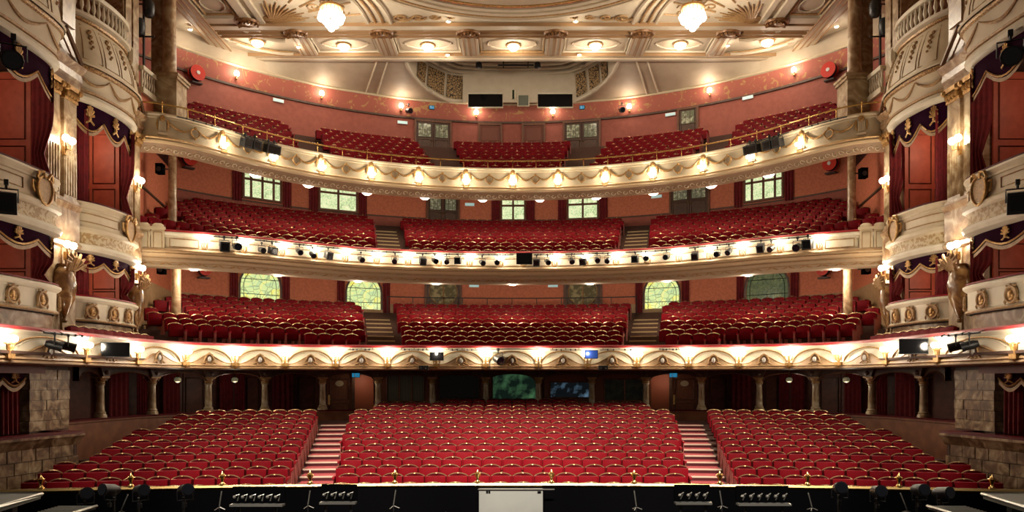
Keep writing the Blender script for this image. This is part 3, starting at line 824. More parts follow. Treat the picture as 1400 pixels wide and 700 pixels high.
arch = thing('arcade_arches', 'dark carved wooden arches spanning between the stalls columns', 'arcade')
for i in range(len(sps) - 1):
    a, b = sps[i] + .14, sps[i + 1] - .14
    if b - a < .3: continue
    n = 14; vs = []
    for j in range(n + 1):
        u = j / n; z = 3.28 + .30 * sqrt(max(0, 1 - (2 * u - 1) ** 2)) ** .9
        for o in (.10, -.10):
            p = on(ARCADE, a + (b - a) * u, o, 0); vs += [(p[0], p[1], z), (p[0], p[1], 3.74)]
    t = MB().add(vs, [(4 * j + 0, 4 * j + 4, 4 * j + 5, 4 * j + 1) for j in range(n)] + [(4 * j + 2, 4 * j + 3, 4 * j + 7, 4 * j + 6) for j in range(n)] + [(4 * j, 4 * j + 2, 4 * j + 6, 4 * j + 4) for j in range(n)])
    e = obj('arch_spandrel', t, ARCHW, arch)
    obj('arch_edge', MB().tube([on(ARCADE, a + (b - a) * j / n, .11, 3.28 + .30 * sqrt(max(0, 1 - (2 * j / n - 1) ** 2)) ** .9) for j in range(n + 1)], .022, 4), WOOD, e)
# what shows through the arches: control-room windows in the middle, doors at the aisles, curtains and panels at the sides
def stall_window(px0, px1, y0, y1, label, glass, cols):
    P = ARCADE.off(-.25)
    (x, y), rz, w, d = spot_on(P, px0, px1); z0, z1 = zy(y1, d), zy(y0, d); h = z1 - z0; NWIN[0] += 1
    t = tag(thing('window_%d' % NWIN[0], label, None, (x, y, z0), rz), kind='structure')
    f = MB().box(-w / 2 - .25, -w / 2, -.05, .05, -.6, h + .5).box(w / 2, w / 2 + .25, -.05, .05, -.6, h + .5).box(-w / 2, w / 2, -.05, .05, -.6, 0).box(-w / 2, w / 2, -.05, .05, h, h + .5)
    obj('surround', f, mat('window_surround', (.17, .05, .022), .5) if 'window_surround' not in bpy.data.materials else bpy.data.materials['window_surround'], t)
    fr = MB().tube([(-w / 2, -.06, 0), (w / 2, -.06, 0), (w / 2, -.06, h), (-w / 2, -.06, h)], .035, 4, True)
    for i in range(1, cols): fr.box(-w / 2 + w * i / cols - .03, -w / 2 + w * i / cols + .03, -.07, .0, 0, h)
    obj('window_frame', fr, WOOD, t)
    for i in range(cols): obj('pane', MB().box(-w / 2 + w * i / cols + .03, -w / 2 + w * (i + 1) / cols - .03, -.02, 0, .03, h - .03), glass, t)
stall_window(529, 580, 512, 549, 'three-pane window with pale blinds between the left arcade columns', mat('blind_glass', (.05, .05, .03), .2, 0, (.16, .16, .11), 5, .45, .6, tex='wave'), 3)
stall_window(600, 656, 512, 546, 'wide black control-room window left of the green-lit one', SCREEN, 1)
stall_window(673, 733, 510, 546, 'green-lit control-room window on the centre line of the stalls', GLASSG, 1)
stall_window(752, 811, 522, 544, 'low blue-lit window right of the green-lit one', GLASSB, 1)
stall_window(826, 882, 518, 548, 'dark window with a pale blind between the right arcade columns', GLASSD, 2)
for s in (-1, 1):
    side = 'left' if s < 0 else 'right'
    P = ARCADE.off(-.35)
    (x, y), rz, w, d = spot_on(P, *( (450, 478) if s < 0 else (922, 950))); NDOOR[0] += 1
    t = tag(thing('door_%d' % NDOOR[0], 'panelled wooden door with an oval notice at the head of the %s stalls aisle' % side, None, (x, y, 1.45), rz), kind='structure')
    w = 1.0; obj('door_leaf', MB().box(-w / 2, w / 2, -.05, .0, 0, 2.2), WOOD, t)
    f = MB()
    for (a, b, c, e) in ((-.38, .38, .2, .9), (-.38, .38, 1.05, 1.9)): f.tube([(a, -.055, c), (b, -.055, c), (b, -.055, e), (a, -.055, e)], .025, 4, True)
    obj('panel_moulding', f, DARKWOOD, t)
    obj('door_frame', MB().box(-w / 2 - .12, -w / 2, -.1, .05, 0, 2.3).box(w / 2, w / 2 + .12, -.1, .05, 0, 2.3), DARKWOOD, t)
    obj('brass_plate', MB().box(-.46, -.38, -.08, -.05, .85, 1.25), BRASS, t)
    obj('oval_notice', MB().prism([(.17 * cos(2 * pi * j / 14), 1.72 + .12 * sin(2 * pi * j / 14)) for j in range(14)], -.075, -.05), mat('cream_notice', (.55, .50, .30), .5) if s < 0 else bpy.data.materials['cream_notice'], t)
    # lit lobby wall seen past the open door
    (x, y), rz, w, d = spot_on(P.off(-.5), *((484, 508) if s < 0 else (892, 916)))
    tag(put('wall_lobby_' + side, MB().box(-.55, .45, 0, .06, 1.2, 3.7).mesh('lobby_wall', mat('lobby_orange', (.42, .10, .04), .6, emit=(.42, .10, .04), estr=0) if s < 0 else bpy.data.materials['lobby_orange']), None, (x, y, 0), rz), 'orange-lit lobby wall beyond the %s aisle door' % side, kind='structure')
    lamp('lobby_light', 'POINT', (x * .985, y - .7, 3.3), 6, WARM, .08)
    curtain('dark drape hanging beside the %s aisle door of the stalls' % side, (x + s * .75, y - .3, 1.3), rz, .35, 2.3, None, 3)
    # curtains and panels in the side arcade
    P = ARCADE.off(-1.7)
    for k, (pa, pb) in enumerate(((148, 175), (186, 200), (222, 245), (300, 318), (322, 333), (372, 400))):
        if s > 0: pa, pb = 1400 - pb, 1400 - pa
        (x, y), rz, w, d = spot_on(P, pa, pb)
        curtain('dark red curtain, %s from the stage behind the %s stalls arcade' % (ORD[k], side), (x, y, 1.6), rz, max(.4, w), 2.0, 'curtains of the %s stalls arcade' % side, 4)
    for k, (pa, pb) in enumerate(((335, 355), (405, 432), (250, 280))):
        if s > 0: pa, pb = 1400 - pb, 1400 - pa
        (x, y), rz, w, d = spot_on(STALLW, pa, pb)
        pn = tag(put('wall_panel_' + side, MB().box(-w / 2, w / 2, -.06, .02, 1.7, 3.6).mesh('wall_panel', REDWOOD), None, (x, y, 0), rz), 'mahogany panel on the %s wall behind the stalls arcade' % side, kind='structure')
        obj('panel_moulding', MB().tube([(-w * .4, -.07, 1.9), (w * .4, -.07, 1.9), (w * .4, -.07, 3.4), (-w * .4, -.07, 3.4)], .03, 4, True), DARKWOOD, pn)
    for px, col in ((243, 'outer'), (321, 'inner')):
        x, y, rz, nn = ARCADE.off(.25).at(ARCADE.off(.25).px(px if s < 0 else 1400 - px))
        t = thing('pendant_lamp', '%s round glass lamp hanging under the %s side of the dress circle' % (col, side), 'lamp', (x, y, 3.32), 0, 'glass lamps under the %s dress circle' % side)
        obj('glass_bowl', MB().ball((0, 0, 0), .13, 10, 6, (1, 1, .8)), mat('unlit_glass_bowl', (.5, .5, .32), .15, emit=(.5, .5, .3), estr=.08) if 'unlit_glass_bowl' not in bpy.data.materials else bpy.data.materials['unlit_glass_bowl'], t)
        lamp('arcade_fill_light', 'POINT', (0, 0, -.25), 7, WARM, .1, parent=t)  # fill light added to brighten the arcade; the glass bowl itself is unlit
        obj('gallery', MB().lathe([(.10, .09), (.05, .14), (.015, .20), (.015, .38)], 8), BRASS, t)
# ================================================================ side boxes and marble piers
B1 = [(13.5, 17.2), (12.95, 17.7), (12.65, 18.6), (12.58, 19.8), (12.6, 20.7), (12.75, 21.3), (13.2, 21.65), (13.5, 21.7)]
B2 = [(13.6, 23.3), (13.2, 24.0), (13.02, 25.0), (13.02, 25.9), (13.15, 26.5), (13.35, 26.8), (13.6, 26.85)]
def boxpath(ctrl, s):
    P = smooth([(s * L, d) for L, d in ctrl], 5)
    return Path(P if s < 0 else P[::-1])
BEAD = mat('bead_gilt', (.50, .30, .11), .45, .3, (.20, .10, .04), 22, .42, .55, detail=1)
COVEP = mat('cove_pattern', (.62, .50, .30), .5, 0, (.40, .25, .10), 9, .47, .55, detail=2)

med = MB().tube([(.25 * cos(2 * pi * j / 18), -.03, .25 * sin(2 * pi * j / 18)) for j in range(18)], .045, 6, True)
med.prism([(.23 * cos(2 * pi * j / 16), .23 * sin(2 * pi * j / 16)) for j in range(16)], -.03, .02)
med.tube([(-.22, -.03, .29), (-.08, -.04, .25), (0, -.05, .31), (.08, -.04, .25), (.22, -.03, .29)], .03, 5)
for q in (-1, 1): med.tube([(q * .24, -.03, -.10), (q * .29, -.03, -.22), (q * .27, -.03, -.30)], [.03, .04, .015], 5)
medr = MB().ball((-.03, -.04, .02), .12, 8, 5, (.9, .35, 1.1)).ball((.08, -.04, -.05), .07, 6, 4, (1, .4, 1)).ball((0, -.04, -.13), .09, 6, 4, (1.4, .35, .6))
MED = med.mesh('medallion', GILTD); MEDR = medr.mesh('relief_figure', GILT)
car = MB().prism([(0, -.42), (.16, -.34), (.27, -.12), (.30, .10), (.20, .26), (0, .22), (-.20, .26), (-.30, .10), (-.27, -.12), (-.16, -.34)], -.08, .03)
CARM = car.mesh('shield', GILTD)
cs = MB().tube([(.32 * sin(2 * pi * j / 16) * (1 - .15 * cos(2 * pi * j / 16)), -.09, .38 * cos(2 * pi * j / 16) * -1 - .06) for j in range(16)], .04, 5, True)
for q in (-1, 1):
    cs.tube([(q * .08, -.10, .26), (q * .16, -.14, .40), (q * .28, -.10, .38), (q * .34, -.08, .24), (q * .26, -.08, .18)], .045, 5)
    cs.tube([(q * .36, -.04, .10), (q * .46, -.03, .12), (q * .46, -.03, -.05), (q * .38, -.03, -.16)], .03, 5)
CSM = cs.mesh('strapwork', GILT)
emb = MB()
for j in range(7):
    a = pi * (j / 6); emb.tube([(0, -.02, .02), (.12 * cos(a), -.03, .06 + .16 * sin(a))], [.012, .028], 5)
emb.ball((0, -.02, -.02), .05, 6, 4); emb.tube([(-.12, -.02, -.10), (0, -.03, -.04), (.12, -.02, -.10)], .022, 5)
EMB = emb.mesh('gold_emblem', GILT)

def valance(parent, P, ztop, drop, waves):
    n = len(P.p) - 1; N = waves * 10; vs = []; rim = []; fr = []
    for j in range(N + 1):
        u = j / N; s = P.len * (.04 + .92 * u)
        z = ztop - drop * (.55 + .45 * abs(sin(pi * u * waves)))
        vs += [on(P, s, -.14, ztop), on(P, s, -.14, z)]
        rim.append(on(P, s, -.11, z + .05)); fr += [on(P, s, -.12, z), on(P, s, -.12, z - .10)]
    v = obj('valance', MB().add(vs, [(2 * j, 2 * j + 1, 2 * j + 3, 2 * j + 2) for j in range(N)]), PURPLE, parent)
    obj('gold_braid', MB().tube(rim, .028, 5), GILT, v)
    obj('fringe', MB().add(fr, [(2 * j, 2 * j + 1, 2 * j + 3, 2 * j + 2) for j in range(N)]), OCHRE, v)
    for k in range(waves):
        x, y, rz, nn = P.at(P.len * (.04 + .92 * (k + .5) / waves))
        put('gold_emblem', EMB, v, (x - nn[0] * .12, y - nn[1] * .12, ztop - drop * .50), rz, (1.25, 1, drop / .50))

for s in (-1, 1):
    side = 'left' if s < 0 else 'right'
    for bi, ctrl in ((1, B1), (2, B2)):
        where = 'nearest the stage' if bi == 1 else 'next to the tiers'
        P = boxpath(ctrl, s)
        def slab(z0, z1, m, nm, par, o=-.05):
            Q = P.off(o); poly = [(x, y) for x, y in Q.p] + [(s * 15.6, Q.p[-1][1]), (s * 15.6, Q.p[0][1])]
            return obj(nm, MB().prism_z(poly, z0, z1), m, par)
        # ---- lower box, standing on the dress circle
        t = thing('theatre_box', 'lower %s box %s, cream bow front with round gilt medallions' % (side, where), 'theatre box')
        obj('marble_base', MB().sweep(P.off(-.12), [(0, 3.98), (.02, 4.9), (0, 5.15)]), MARBLE, t)
        obj('parapet', MB().sweep(P, [(-.1, 5.12), (.03, 5.15), (.05, 5.20), (0, 5.24), (0, 5.72), (.05, 5.75), (.12, 5.82), (.12, 5.88), (.04, 5.92), (-.15, 5.92)]), CREAM2, t)
        obj('base_fillet', MB().sweep(P, [(.04, 5.13), (.07, 5.16), (.05, 5.20)]), GILTD, t)
        obj('velvet_rail', MB().sweep(P, [(.07, 5.92), (.05, 5.97), (-.15, 5.97), (-.18, 5.92)]), VELVET, t)
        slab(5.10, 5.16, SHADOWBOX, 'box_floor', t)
        us = (.18, .42, .64, .86) if s < 0 else (.82, .58, .36, .14)
        for u in us:
            x, y, rz, nn = P.at(P.len * u)
            m_ = put('medallion', MED, t, (x + nn[0] * .02, y + nn[1] * .02, 5.46), rz, (.8, 1, .8)); put('relief_figure', MEDR, m_)
        valance(t, P, 7.30, .52, 3)
        # ---- middle box
        t = thing('theatre_box', 'middle %s box %s, deep cream front with a gilt shield' % (side, where), 'theatre box')
        obj('parapet', MB().sweep(P, [(-.15, 8.86), (.08, 8.86), (.10, 8.80), (.03, 8.70), (.04, 8.64), (0, 8.62), (0, 8.16), (.05, 8.12), (.12, 8.06), (.13, 7.96), (.04, 7.90)]), CREAM, t)
        obj('patterned_cove', MB().sweep(P, [(.04, 7.91), (-.02, 7.80), (-.01, 7.62), (.04, 7.55)]), COVEP, t)
        obj('roll_moulding', MB().sweep(P, [(.04, 7.56), (.12, 7.52), (.15, 7.44), (.10, 7.34), (-.05, 7.29), (-.4, 7.29)]), CREAM2, t)
        obj('velvet_rail', MB().sweep(P, [(.06, 8.86), (.05, 8.92), (-.15, 8.92), (-.18, 8.86)]), VELVETD, t)
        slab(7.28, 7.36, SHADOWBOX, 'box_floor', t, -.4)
        uf = .64 if s < 0 else .36
        x, y, rz, nn = P.at(P.len * uf)
        c_ = put('shield', CARM, t, (x + nn[0] * .04, y + nn[1] * .04, 8.42), rz, (1.0, 1, 1.0)); put('strapwork', CSM, c_)
        for (a, b) in (((.08, .50), (.78, .94)) if s < 0 else ((.50, .92), (.06, .22))):
            q = [on(P, P.len * (a + (b - a) * j / 8), .01, 8.52) for j in range(9)] + [on(P, P.len * (b - (b - a) * j / 8), .01, 8.26) for j in range(9)]
            obj('panel_moulding', MB().tube(q, .018, 4, True), GILTD, t)
        valance(t, P, 12.02, .90, 3)
        # ---- upper box: swagged bowl, bulging canopy and balustrade
        t = thing('theatre_box', 'upper %s box %s, bulging cream canopy crowned by a balustrade' % (side, where), 'theatre box')
        obj('roll_moulding', MB().sweep(P, [(-.45, 12.0), (-.05, 12.0), (.05, 12.04), (.08, 12.14), (.02, 12.26), (-.04, 12.28)]), CREAM2, t)
        obj('gold_fillet', MB().sweep(P, [(-.02, 12.27), (.05, 12.29), (.05, 12.36), (-.02, 12.38)]), GILTD, t)
        obj('bowl', MB().sweep(P, [(-.02, 12.37), (.02, 12.6), (.10, 12.9), (.12, 12.96)]), CREAM, t)
        obj('bead_rim', MB().sweep(P, [(.11, 12.94), (.18, 12.97), (.18, 13.07), (.10, 13.10)]), BEAD, t)
        obj('canopy', MB().sweep(P, [(.22, 13.08), (.24, 13.14), (.12, 13.2), (.09, 13.5), (.0, 13.9), (-.14, 14.3), (-.28, 14.6)]), CREAM, t)
        obj('bead_band', MB().sweep(P, [(-.30, 14.58), (-.22, 14.62), (-.22, 14.70), (-.30, 14.72)]), BEAD, t)
        obj('cornice', MB().sweep(P, [(-.30, 14.70), (-.14, 14.78), (-.12, 14.86), (-.30, 14.90), (-.6, 14.90)]), CREAM2, t)
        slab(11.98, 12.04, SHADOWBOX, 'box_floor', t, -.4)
        nb = int(P.len / .26)
        for j in range(nb):
            x, y, rz, nn = P.off(-.28).at(P.off(-.28).len * (j + .5) / nb)
            obj('baluster', MB().lathe([(.05, 0), (.05, .05), (.03, .1), (.07, .25), (.04, .45), (.03, .58), (.05, .62)], 7, (x, y, 14.90)), CREAM2, t)
        obj('hand_rail', MB().sweep(P, [(-.18, 15.5), (-.16, 15.56), (-.18, 15.64), (-.40, 15.64), (-.42, 15.5)], True), CREAM2, t)
        for k in range(4):                               # canopy panels with leaf drops, swags on the bowl
            a, b = (.10 + .2 * k), (.10 + .2 * k + .17)
            def o_at(z): return .10 - .40 * max(0, (z - 13.3) / 1.3) ** 1.5
            q = [on(P, P.len * a, o_at(13.3) + .02 - .0 * j, 13.3 + 1.15 * j / 8) if 0 else on(P, P.len * (a + .012 * j / 8), o_at(13.3 + 1.15 * j / 8) + .02, 13.3 + 1.15 * j / 8) for j in range(9)]
            q += [on(P, P.len * (b - .012 * j / 8), o_at(13.3 + 1.15 * j / 8) + .02, 13.3 + 1.15 * j / 8) for j in range(8, -1, -1)]
            pm = obj('panel_moulding', MB().tube(q, .016, 4, True), GILTD, t)
            d_ = MB(); m_ = (a + b) / 2
            for j in range(8): d_.ball(on(P, P.len * (m_ + .010 * (-1) ** j), o_at(14.3 - .085 * j) + .03, 14.30 - .085 * j), .070 - .004 * j, 6, 4)
            obj('leaf_drop', d_, GILTD, pm)
            if k == 3: continue
            u0, u1 = .04 + .31 * k, .04 + .31 * (k + 1)
            q = [on(P, P.len * (u0 + (u1 - u0) * j / 10), .09 - .12 * sin(pi * j / 10) * .6 + .02, 12.88 - .30 * sin(pi * j / 10)) for j in range(11)]
            obj('swag', MB().tube(q, [.018 + .035 * sin(pi * j / 10) for j in range(11)], 5), GILTD, t)
        vq = P.at(P.len * (.93 if s < 0 else .07))
        vm = MB().tube([(0, -.05, 14.1), (.0, -.12, 14.5), (0, -.10, 14.85), (0, .02, 15.0)], [.06, .16, .18, .10], 8)
        put('scroll_console', vm.mesh('scroll_console', CREAM2), t, (vq[0] - vq[3][0] * .2, vq[1] - vq[3][1] * .2, 0), vq[2])
        # curtains at the far jamb, and an added fill light, without a fixture, inside each box
        for lv, z0, h, dn in (('lower', 5.95, 1.2, 'lower'), ('middle', 8.9, 2.9, 'middle')):
            far = P.off(-.25).at(P.off(-.25).len * (.90 if s < 0 else .10)); near = P.off(-.25).at(P.off(-.25).len * (.14 if s < 0 else .86))
            curtain('crimson curtain gathered at the jamb of the %s %s box %s' % (dn, side, where), (far[0], far[1], z0), -.3 * s * -1, .8, h, None, 4, tie=.25)
            curtain('crimson curtain hanging at the stage end of the %s %s box %s' % (dn, side, where), (near[0], near[1] + .1, z0), 0, .5, h, None, 3)
            d0, d1 = P.p[0][1], P.p[-1][1]; lo, hi = min(d0, d1), max(d0, d1)
            pn = MB()
            for q in range(2):
                ya = lo + .2 + (hi - lo - .4) * q / 2 + .1; yb = lo + .2 + (hi - lo - .4) * (q + 1) / 2 - .1
                xx = s * 15.52
                pn.tube([(xx, ya, z0 - .5), (xx, yb, z0 - .5), (xx, yb, z0 + h - .3), (xx, ya, z0 + h - .3)], .05, 4, True)
            tag(obj('wall_panelling_%s' % side, pn, BOXRED), 'moulded red panelling inside the %s %s box %s' % (dn, side, where), kind='structure')
            je = min(hi, 21.58 if bi == 1 else 26.43)
            jamb = MB().box(min(s * 13.6, s * 15.6), max(s * 13.6, s * 15.6), je - .10, je - .02, z0 - .9, z0 + h + .2)
            jm = tag(obj('wall_jamb_%s' % side, jamb, BOXRED), 'red end wall inside the %s %s box %s' % (dn, side, where), kind='structure')
            for q in range(2):
                xa = s * (13.75 + .9 * q); xb = s * (14.5 + .9 * q)
                obj('panel_moulding', MB().tube([(xa, je - .11, z0 - .3), (xb, je - .11, z0 - .3), (xb, je - .11, z0 + h * .35), (xa, je - .11, z0 + h * .35)], .028, 4, True), REDWOOD, jm)
                obj('panel_moulding', MB().tube([(xa, je - .11, z0 + h * .42), (xb, je - .11, z0 + h * .42), (xb, je - .11, z0 + h), (xa, je - .11, z0 + h)], .028, 4, True), REDWOOD, jm)
            lamp('box_fill_light', 'POINT', (s * 14.3, lo + (hi - lo) * .45, z0 + h - .35), 55 if h > 2 else 34, (1, .74, .50), .12)

    # ---- piers
    for pi_, (d0, d1, L) in enumerate(((21.6, 23.35, 13.40), (26.45, 27.5, 13.52))):
        where = 'between the two %s boxes' % side if pi_ == 0 else 'where the tiers meet the %s boxes' % side
        t = thing('marble_pier', 'tall veined marble pier with gilt capitals %s' % where, 'pier')
        x0, x1 = sorted((s * L, s * 15.6))
        obj('core', MB().box(x0, x1, d0, d1, 3.98, 19.72), MARBLE, t)
        PP = Path([(s * L, d0), (s * L, d1)] if s < 0 else [(s * L, d1), (s * L, d0)])
        W_ = d1 - d0; n2 = 2
        for q in range(n2):
            c = d0 + W_ * (q + .5) / n2; hw = W_ / n2 * .37
            def blk(za, zb, o, grow=0.0):
                xa, xb = sorted((s * (L - o), s * (L + .05))); return (xa, xb, c - hw - grow, c + hw + grow, za, zb)
            p = obj('pilaster', MB().box(*blk(8.75, 11.7, .10)), MARBLEL, t)
            f = MB()
            for k in range(5):
                yy = c - hw + 2 * hw * (k + .5) / 5; f.tube([(s * (L - .10), yy, 8.85), (s * (L - .10), yy, 10.2)], hw * .13, 5)
            obj('fluting', f, MARBLEL, p)
            cp = MB().box(*blk(11.7, 11.78, .14, .02)).box(*blk(11.78, 12.0, .12)).box(*blk(12.0, 12.14, .22, .05))
            for k in range(4):
                yy = c - hw + 2 * hw * (k + .5) / 4; cp.ball((s * (L - .16), yy, 11.88), .085, 6, 5, (1, 1, 1.3))
            for k in (-1, 1): cp.ball((s * (L - .20), c + k * hw, 12.03), .10, 7, 5)
            obj('capital', cp, GILT, p)
            obj('upper_pilaster', MB().box(*blk(14.0, 19.72, .06)), MARBLEL, t)
            obj('lower_pilaster', MB().box(*blk(4.0, 7.25, .05)), MARBLEL, t)
        Q = PP
        obj('pedestal_moulding', MB().sweep(Q, [(0, 7.25), (.16, 7.30), (.20, 7.42), (.10, 7.50), (.13, 7.56), (.13, 8.42), (.18, 8.48), (.22, 8.58), (.12, 8.66), (.12, 8.74), (.0, 8.76)]), MARBLE, t)
        obj('entablature', MB().sweep(Q, [(0, 12.12), (.14, 12.14), (.16, 12.34), (.22, 12.40), (.20, 12.62), (.30, 12.70), (.36, 12.82), (.20, 12.88), (0, 12.90)]), MARBLE, t)
        ym = (d0 + d1) / 2; pe = MB()
        pe.tube([(s * (L - .22), d0 + .05, 12.95), (s * (L - .22), ym, 13.75), (s * (L - .22), d1 - .05, 12.95)], .07, 5)
        pe.tube([(s * (L - .14), d0 + .35, 12.98), (s * (L - .14), ym, 13.45), (s * (L - .14), d1 - .35, 12.98)], .03, 4)
        pe.box(*sorted((s * (L - .12), s * L)), d0 + .1, d1 - .1, 12.9, 13.1)
        obj('pediment', pe, mat('brown_moulding', (.26, .15, .08), .45) if 'brown_moulding' not in bpy.data.materials else bpy.data.materials['brown_moulding'], t)
        rz = PP.at(PP.len / 2)[2]
        u = MB().lathe([(.06, 5.0), (.10, 5.06), (.06, 5.14), (.16, 5.35), (.36, 5.75), (.42, 6.15), (.34, 6.5), (.20, 6.66), (.26, 6.72)], 14, (0, 0, 0), 1 if pi_ == 0 else .75, .7)
        un = put('urn', u.mesh('urn', mat('amber_marble', (.36, .20, .07), .2, 0, (.16, .075, .03), 2.5, .35, .65, dist=2) if 'amber_marble' not in bpy.data.materials else bpy.data.materials['amber_marble']), t, (s * (L - .18), ym, 0), rz)
        f = MB()
        for k in range(7):
            a = pi * (k / 6); r = .40 if pi_ == 0 else .30
            f.tube([(r * .3 * cos(a), -.2, 6.55), (r * .8 * cos(a), -.36, 6.75 + .18 * sin(a)), (r * 1.25 * cos(a), -.34, 6.78 + .30 * sin(a)), (r * 1.1 * cos(a), -.30, 6.60 + .36 * sin(a))], [.06, .055, .045, .03], 5)
        obj('bronze_foliage', f, GILTD, un)
        sconce('pier', (s * (L - .16), ym + .02, 7.30), rz, 'twin-globe lamp above the urn on the pier %s' % where, 'lamps on the %s piers' % side, 26, .12)
        sconce('pier', (s * (L - .12), ym + .02, 10.42), rz, 'twin-globe lamp on the fluted pilasters of the pier %s' % where, 'lamps on the %s piers' % side, 30, .12)
    # ---- stalls-level box with stone front
    Ps = Path([(s * 13.4, 15.6), (s * 12.3, 18.2), (s * 11.85, 20.8), (s * 13.3, 21.4)] if s < 0 else [(s * 13.3, 21.4), (s * 11.85, 20.8), (s * 12.3, 18.2), (s * 13.4, 15.6)])
    t = thing('stalls_box_front', 'low mottled stone wall with red velvet top beside the %s stalls' % side, 'low wall')
    obj('moulded_coping', MB().sweep(Ps, [(0, 1.55), (.05, 1.60), (.08, 1.72), (.16, 1.80), (.16, 1.86), (-.3, 1.86)]), STONE, t)
    obj('velvet_top', MB().sweep(Ps, [(.14, 1.86), (.12, 1.92), (-.35, 1.92)]), VELVETD, t)
    core = obj('wall_core', MB().sweep(Ps, [(-.04, -.2), (-.04, 1.58)]), DARKWOOD, t)
    for r in range(5):
        z0 = .02 + .31 * r; n_ = 16
        for j in range(n_):
            u0 = (j + (.5 if r % 2 else 0)) / n_; u1 = min(1, u0 + 1 / n_)
            if u0 >= 1: continue
            a, b = Ps.len * u0 + .012, Ps.len * u1 - .012
            e = random.uniform(0, .02)
            q = [on(Ps, a, .0 + e, 0), on(Ps, b, .0 + e, 0), on(Ps, b, -.05, 0), on(Ps, a, -.05, 0)]
            obj('stone_block', MB().prism_z([(p[0], p[1]) for p in q], z0 + .01, z0 + .30), STONE, t)
    sp = thing('stone_pier', 'dim pier of mottled stone blocks beside the %s stalls box curtain' % side, 'pier')
    for r in range(6):
        for j in range(3):
            z0 = 1.92 + .28 * r; cut_ = (20.35, 20.85, 21.6, 22.2) if r % 2 else (20.35, 21.1, 21.75, 22.2); ya = cut_[j]; yw = cut_[j + 1] - ya - .02
            xa, xb = sorted((s * (12.92 - random.uniform(0, .03)), s * 13.4))
            obj('stone_block', MB().box(xa, xb, ya, ya + yw, z0, z0 + .265), STONE, sp)
    obj('core', MB().box(*sorted((s * 12.95, s * 15.6)), 20.4, 22.2, 0, 3.7), DARKWOOD, sp)
    Pv = Path([(s * 12.75, 15.5), (s * 12.75, 20.3)] if s < 0 else [(s * 12.75, 20.3), (s * 12.75, 15.5)])
    pv = thing('box_valance', 'scalloped valance with gold braid over the %s stalls box' % side, 'valance')
    valance(pv, Pv, 3.55, .45, 5)
    for k, yy in enumerate((18.1, 18.9, 19.8)):
        curtain('crimson curtain, %s from the stage in the %s stalls box' % (ORD[k], side), (s * 13.1, yy, 1.9), s * -pi / 2 * .9, .6, 1.6, 'curtains of the %s stalls box' % side, 4)
    tag(obj('wall_fascia_' + side, MB().sweep(Pv.off(.3), [(0, 3.48), (0, 3.74)]), mat('dark_red_fascia', (.10, .012, .01), .6) if s < 0 else bpy.data.materials['dark_red_fascia']), 'dark red fascia under the %s end of the dress circle' % side, kind='structure')

    # ---- freestanding columns under the tiers
    for nm, L, d, z0, z1, m_, r in (('upper', 13.75, 30.8, 9.3, 12.7, MARBLE, .17), ('dress', 13.15, 29.8, 4.9, 8.2, MARBLE, .18)):
        t = thing('tier_column', 'round marble column at the %s end of the %s circle seats' % (side, nm), 'column', (s * L, d, z0))
        h = z1 - z0
        obj('shaft', MB().lathe([(r * .98, .25), (r, .5), (r * .9, h - .3)], 14), m_, t)
        obj('base', MB().lathe([(r * 1.35, -.6), (r * 1.35, .1), (r * 1.2, .18), (r, .27)], 14), m_, t)
        obj('capital', MB().lathe([(r * .92, h - .32), (r * 1.1, h - .28), (r * .95, h - .22), (r * 1.4, h - .05), (r * 1.4, h)], 12), GILTD, t)
    # ---- columns on pedestals at the ends of the balcony, with the slip balustrade
    t = thing('balcony_column', 'tall marble column pair on a moulded pedestal at the %s end of the balcony' % side, 'column', (s * 13.15, 29.0, 12.4))
    obj('pedestal', MB().box(-.56, .56, -.45, .45, 0, 2.2).box(-.62, .62, -.52, .52, 2.2, 2.32).box(-.66, .66, -.56, .56, 2.32, 2.42).box(-.62, .62, -.52, .52, 0, .15), MARBLEL, t)
    obj('pilaster', MB().box(*sorted((-s * -.56, -s * -.10)), -.1, .40, 2.42, 7.1), MARBLE, t)
    obj('shaft', MB().lathe([(.34, 2.42), (.34, 2.50), (.28, 2.58), (.25, 2.66), (.24, 4.6), (.21, 7.3)], 16, (-s * .16, -.16, 0)), MARBLE, t)
    obj('capital', MB().lathe([(.22, 6.3), (.27, 6.36), (.24, 6.45), (.40, 6.9), (.40, 7.05)], 10, (-s * .16, -.16, 0)), GILT, t)
    t = thing('slip_balustrade', 'white plaster balustrade between the %s pier and the balcony column' % side, 'balustrade')
    xx = s * 13.42
    obj('bottom_rail', MB().box(xx - .10, xx + .10, 27.5, 28.75, 13.72, 13.92), CREAM2, t)
    obj('top_rail', MB().box(xx - .11, xx + .11, 27.5, 28.75, 14.55, 14.70), CREAM2, t)
    for j in range(7):
        obj('baluster', MB().lathe([(.05, 0), (.05, .05), (.03, .12), (.065, .25), (.035, .45), (.05, .63)], 7, (xx, 27.58 + .18 * j, 13.92)), CREAM2, t)
    tag(obj('wall_slip_' + side, MB().box(*sorted((s * 13.45, s * 14.3)), 27.5, 28.6, 11.9, 13.72), REDWALL), 'red wall below the %s slip balustrade' % side, kind='structure')
    t = thing('lighting_boom', 'dark boom of stage lanterns between the %s pier and the balcony column' % side, 'lighting rig', (s * 13.6, 28.1, 14.7))
    bm = MB().tube([(0, 0, -.1), (0, 0, 4.8)], .05, 6)
    for k in range(3): bm.tube([(-.4, 0, 1.3 + 1.2 * k), (.4, 0, 1.3 + 1.2 * k)], .03, 5)
    obj('boom_pole', bm, BLACK, t)
    for k in range(5):
        z = 1.6 + .65 * k; x = -s * (.25 if k % 2 else -.1)
        h = obj('lantern_housing', MB().lathe([(.12, -.3), (.20, -.2), (.22, .1), (.16, .28)], 10, (x, -.15, z)), BLACK, t)
        obj('lantern_lens', MB().ball((x, -.30, z - .05), .12, 8, 5, (1, .5, 1)), LENS, h)

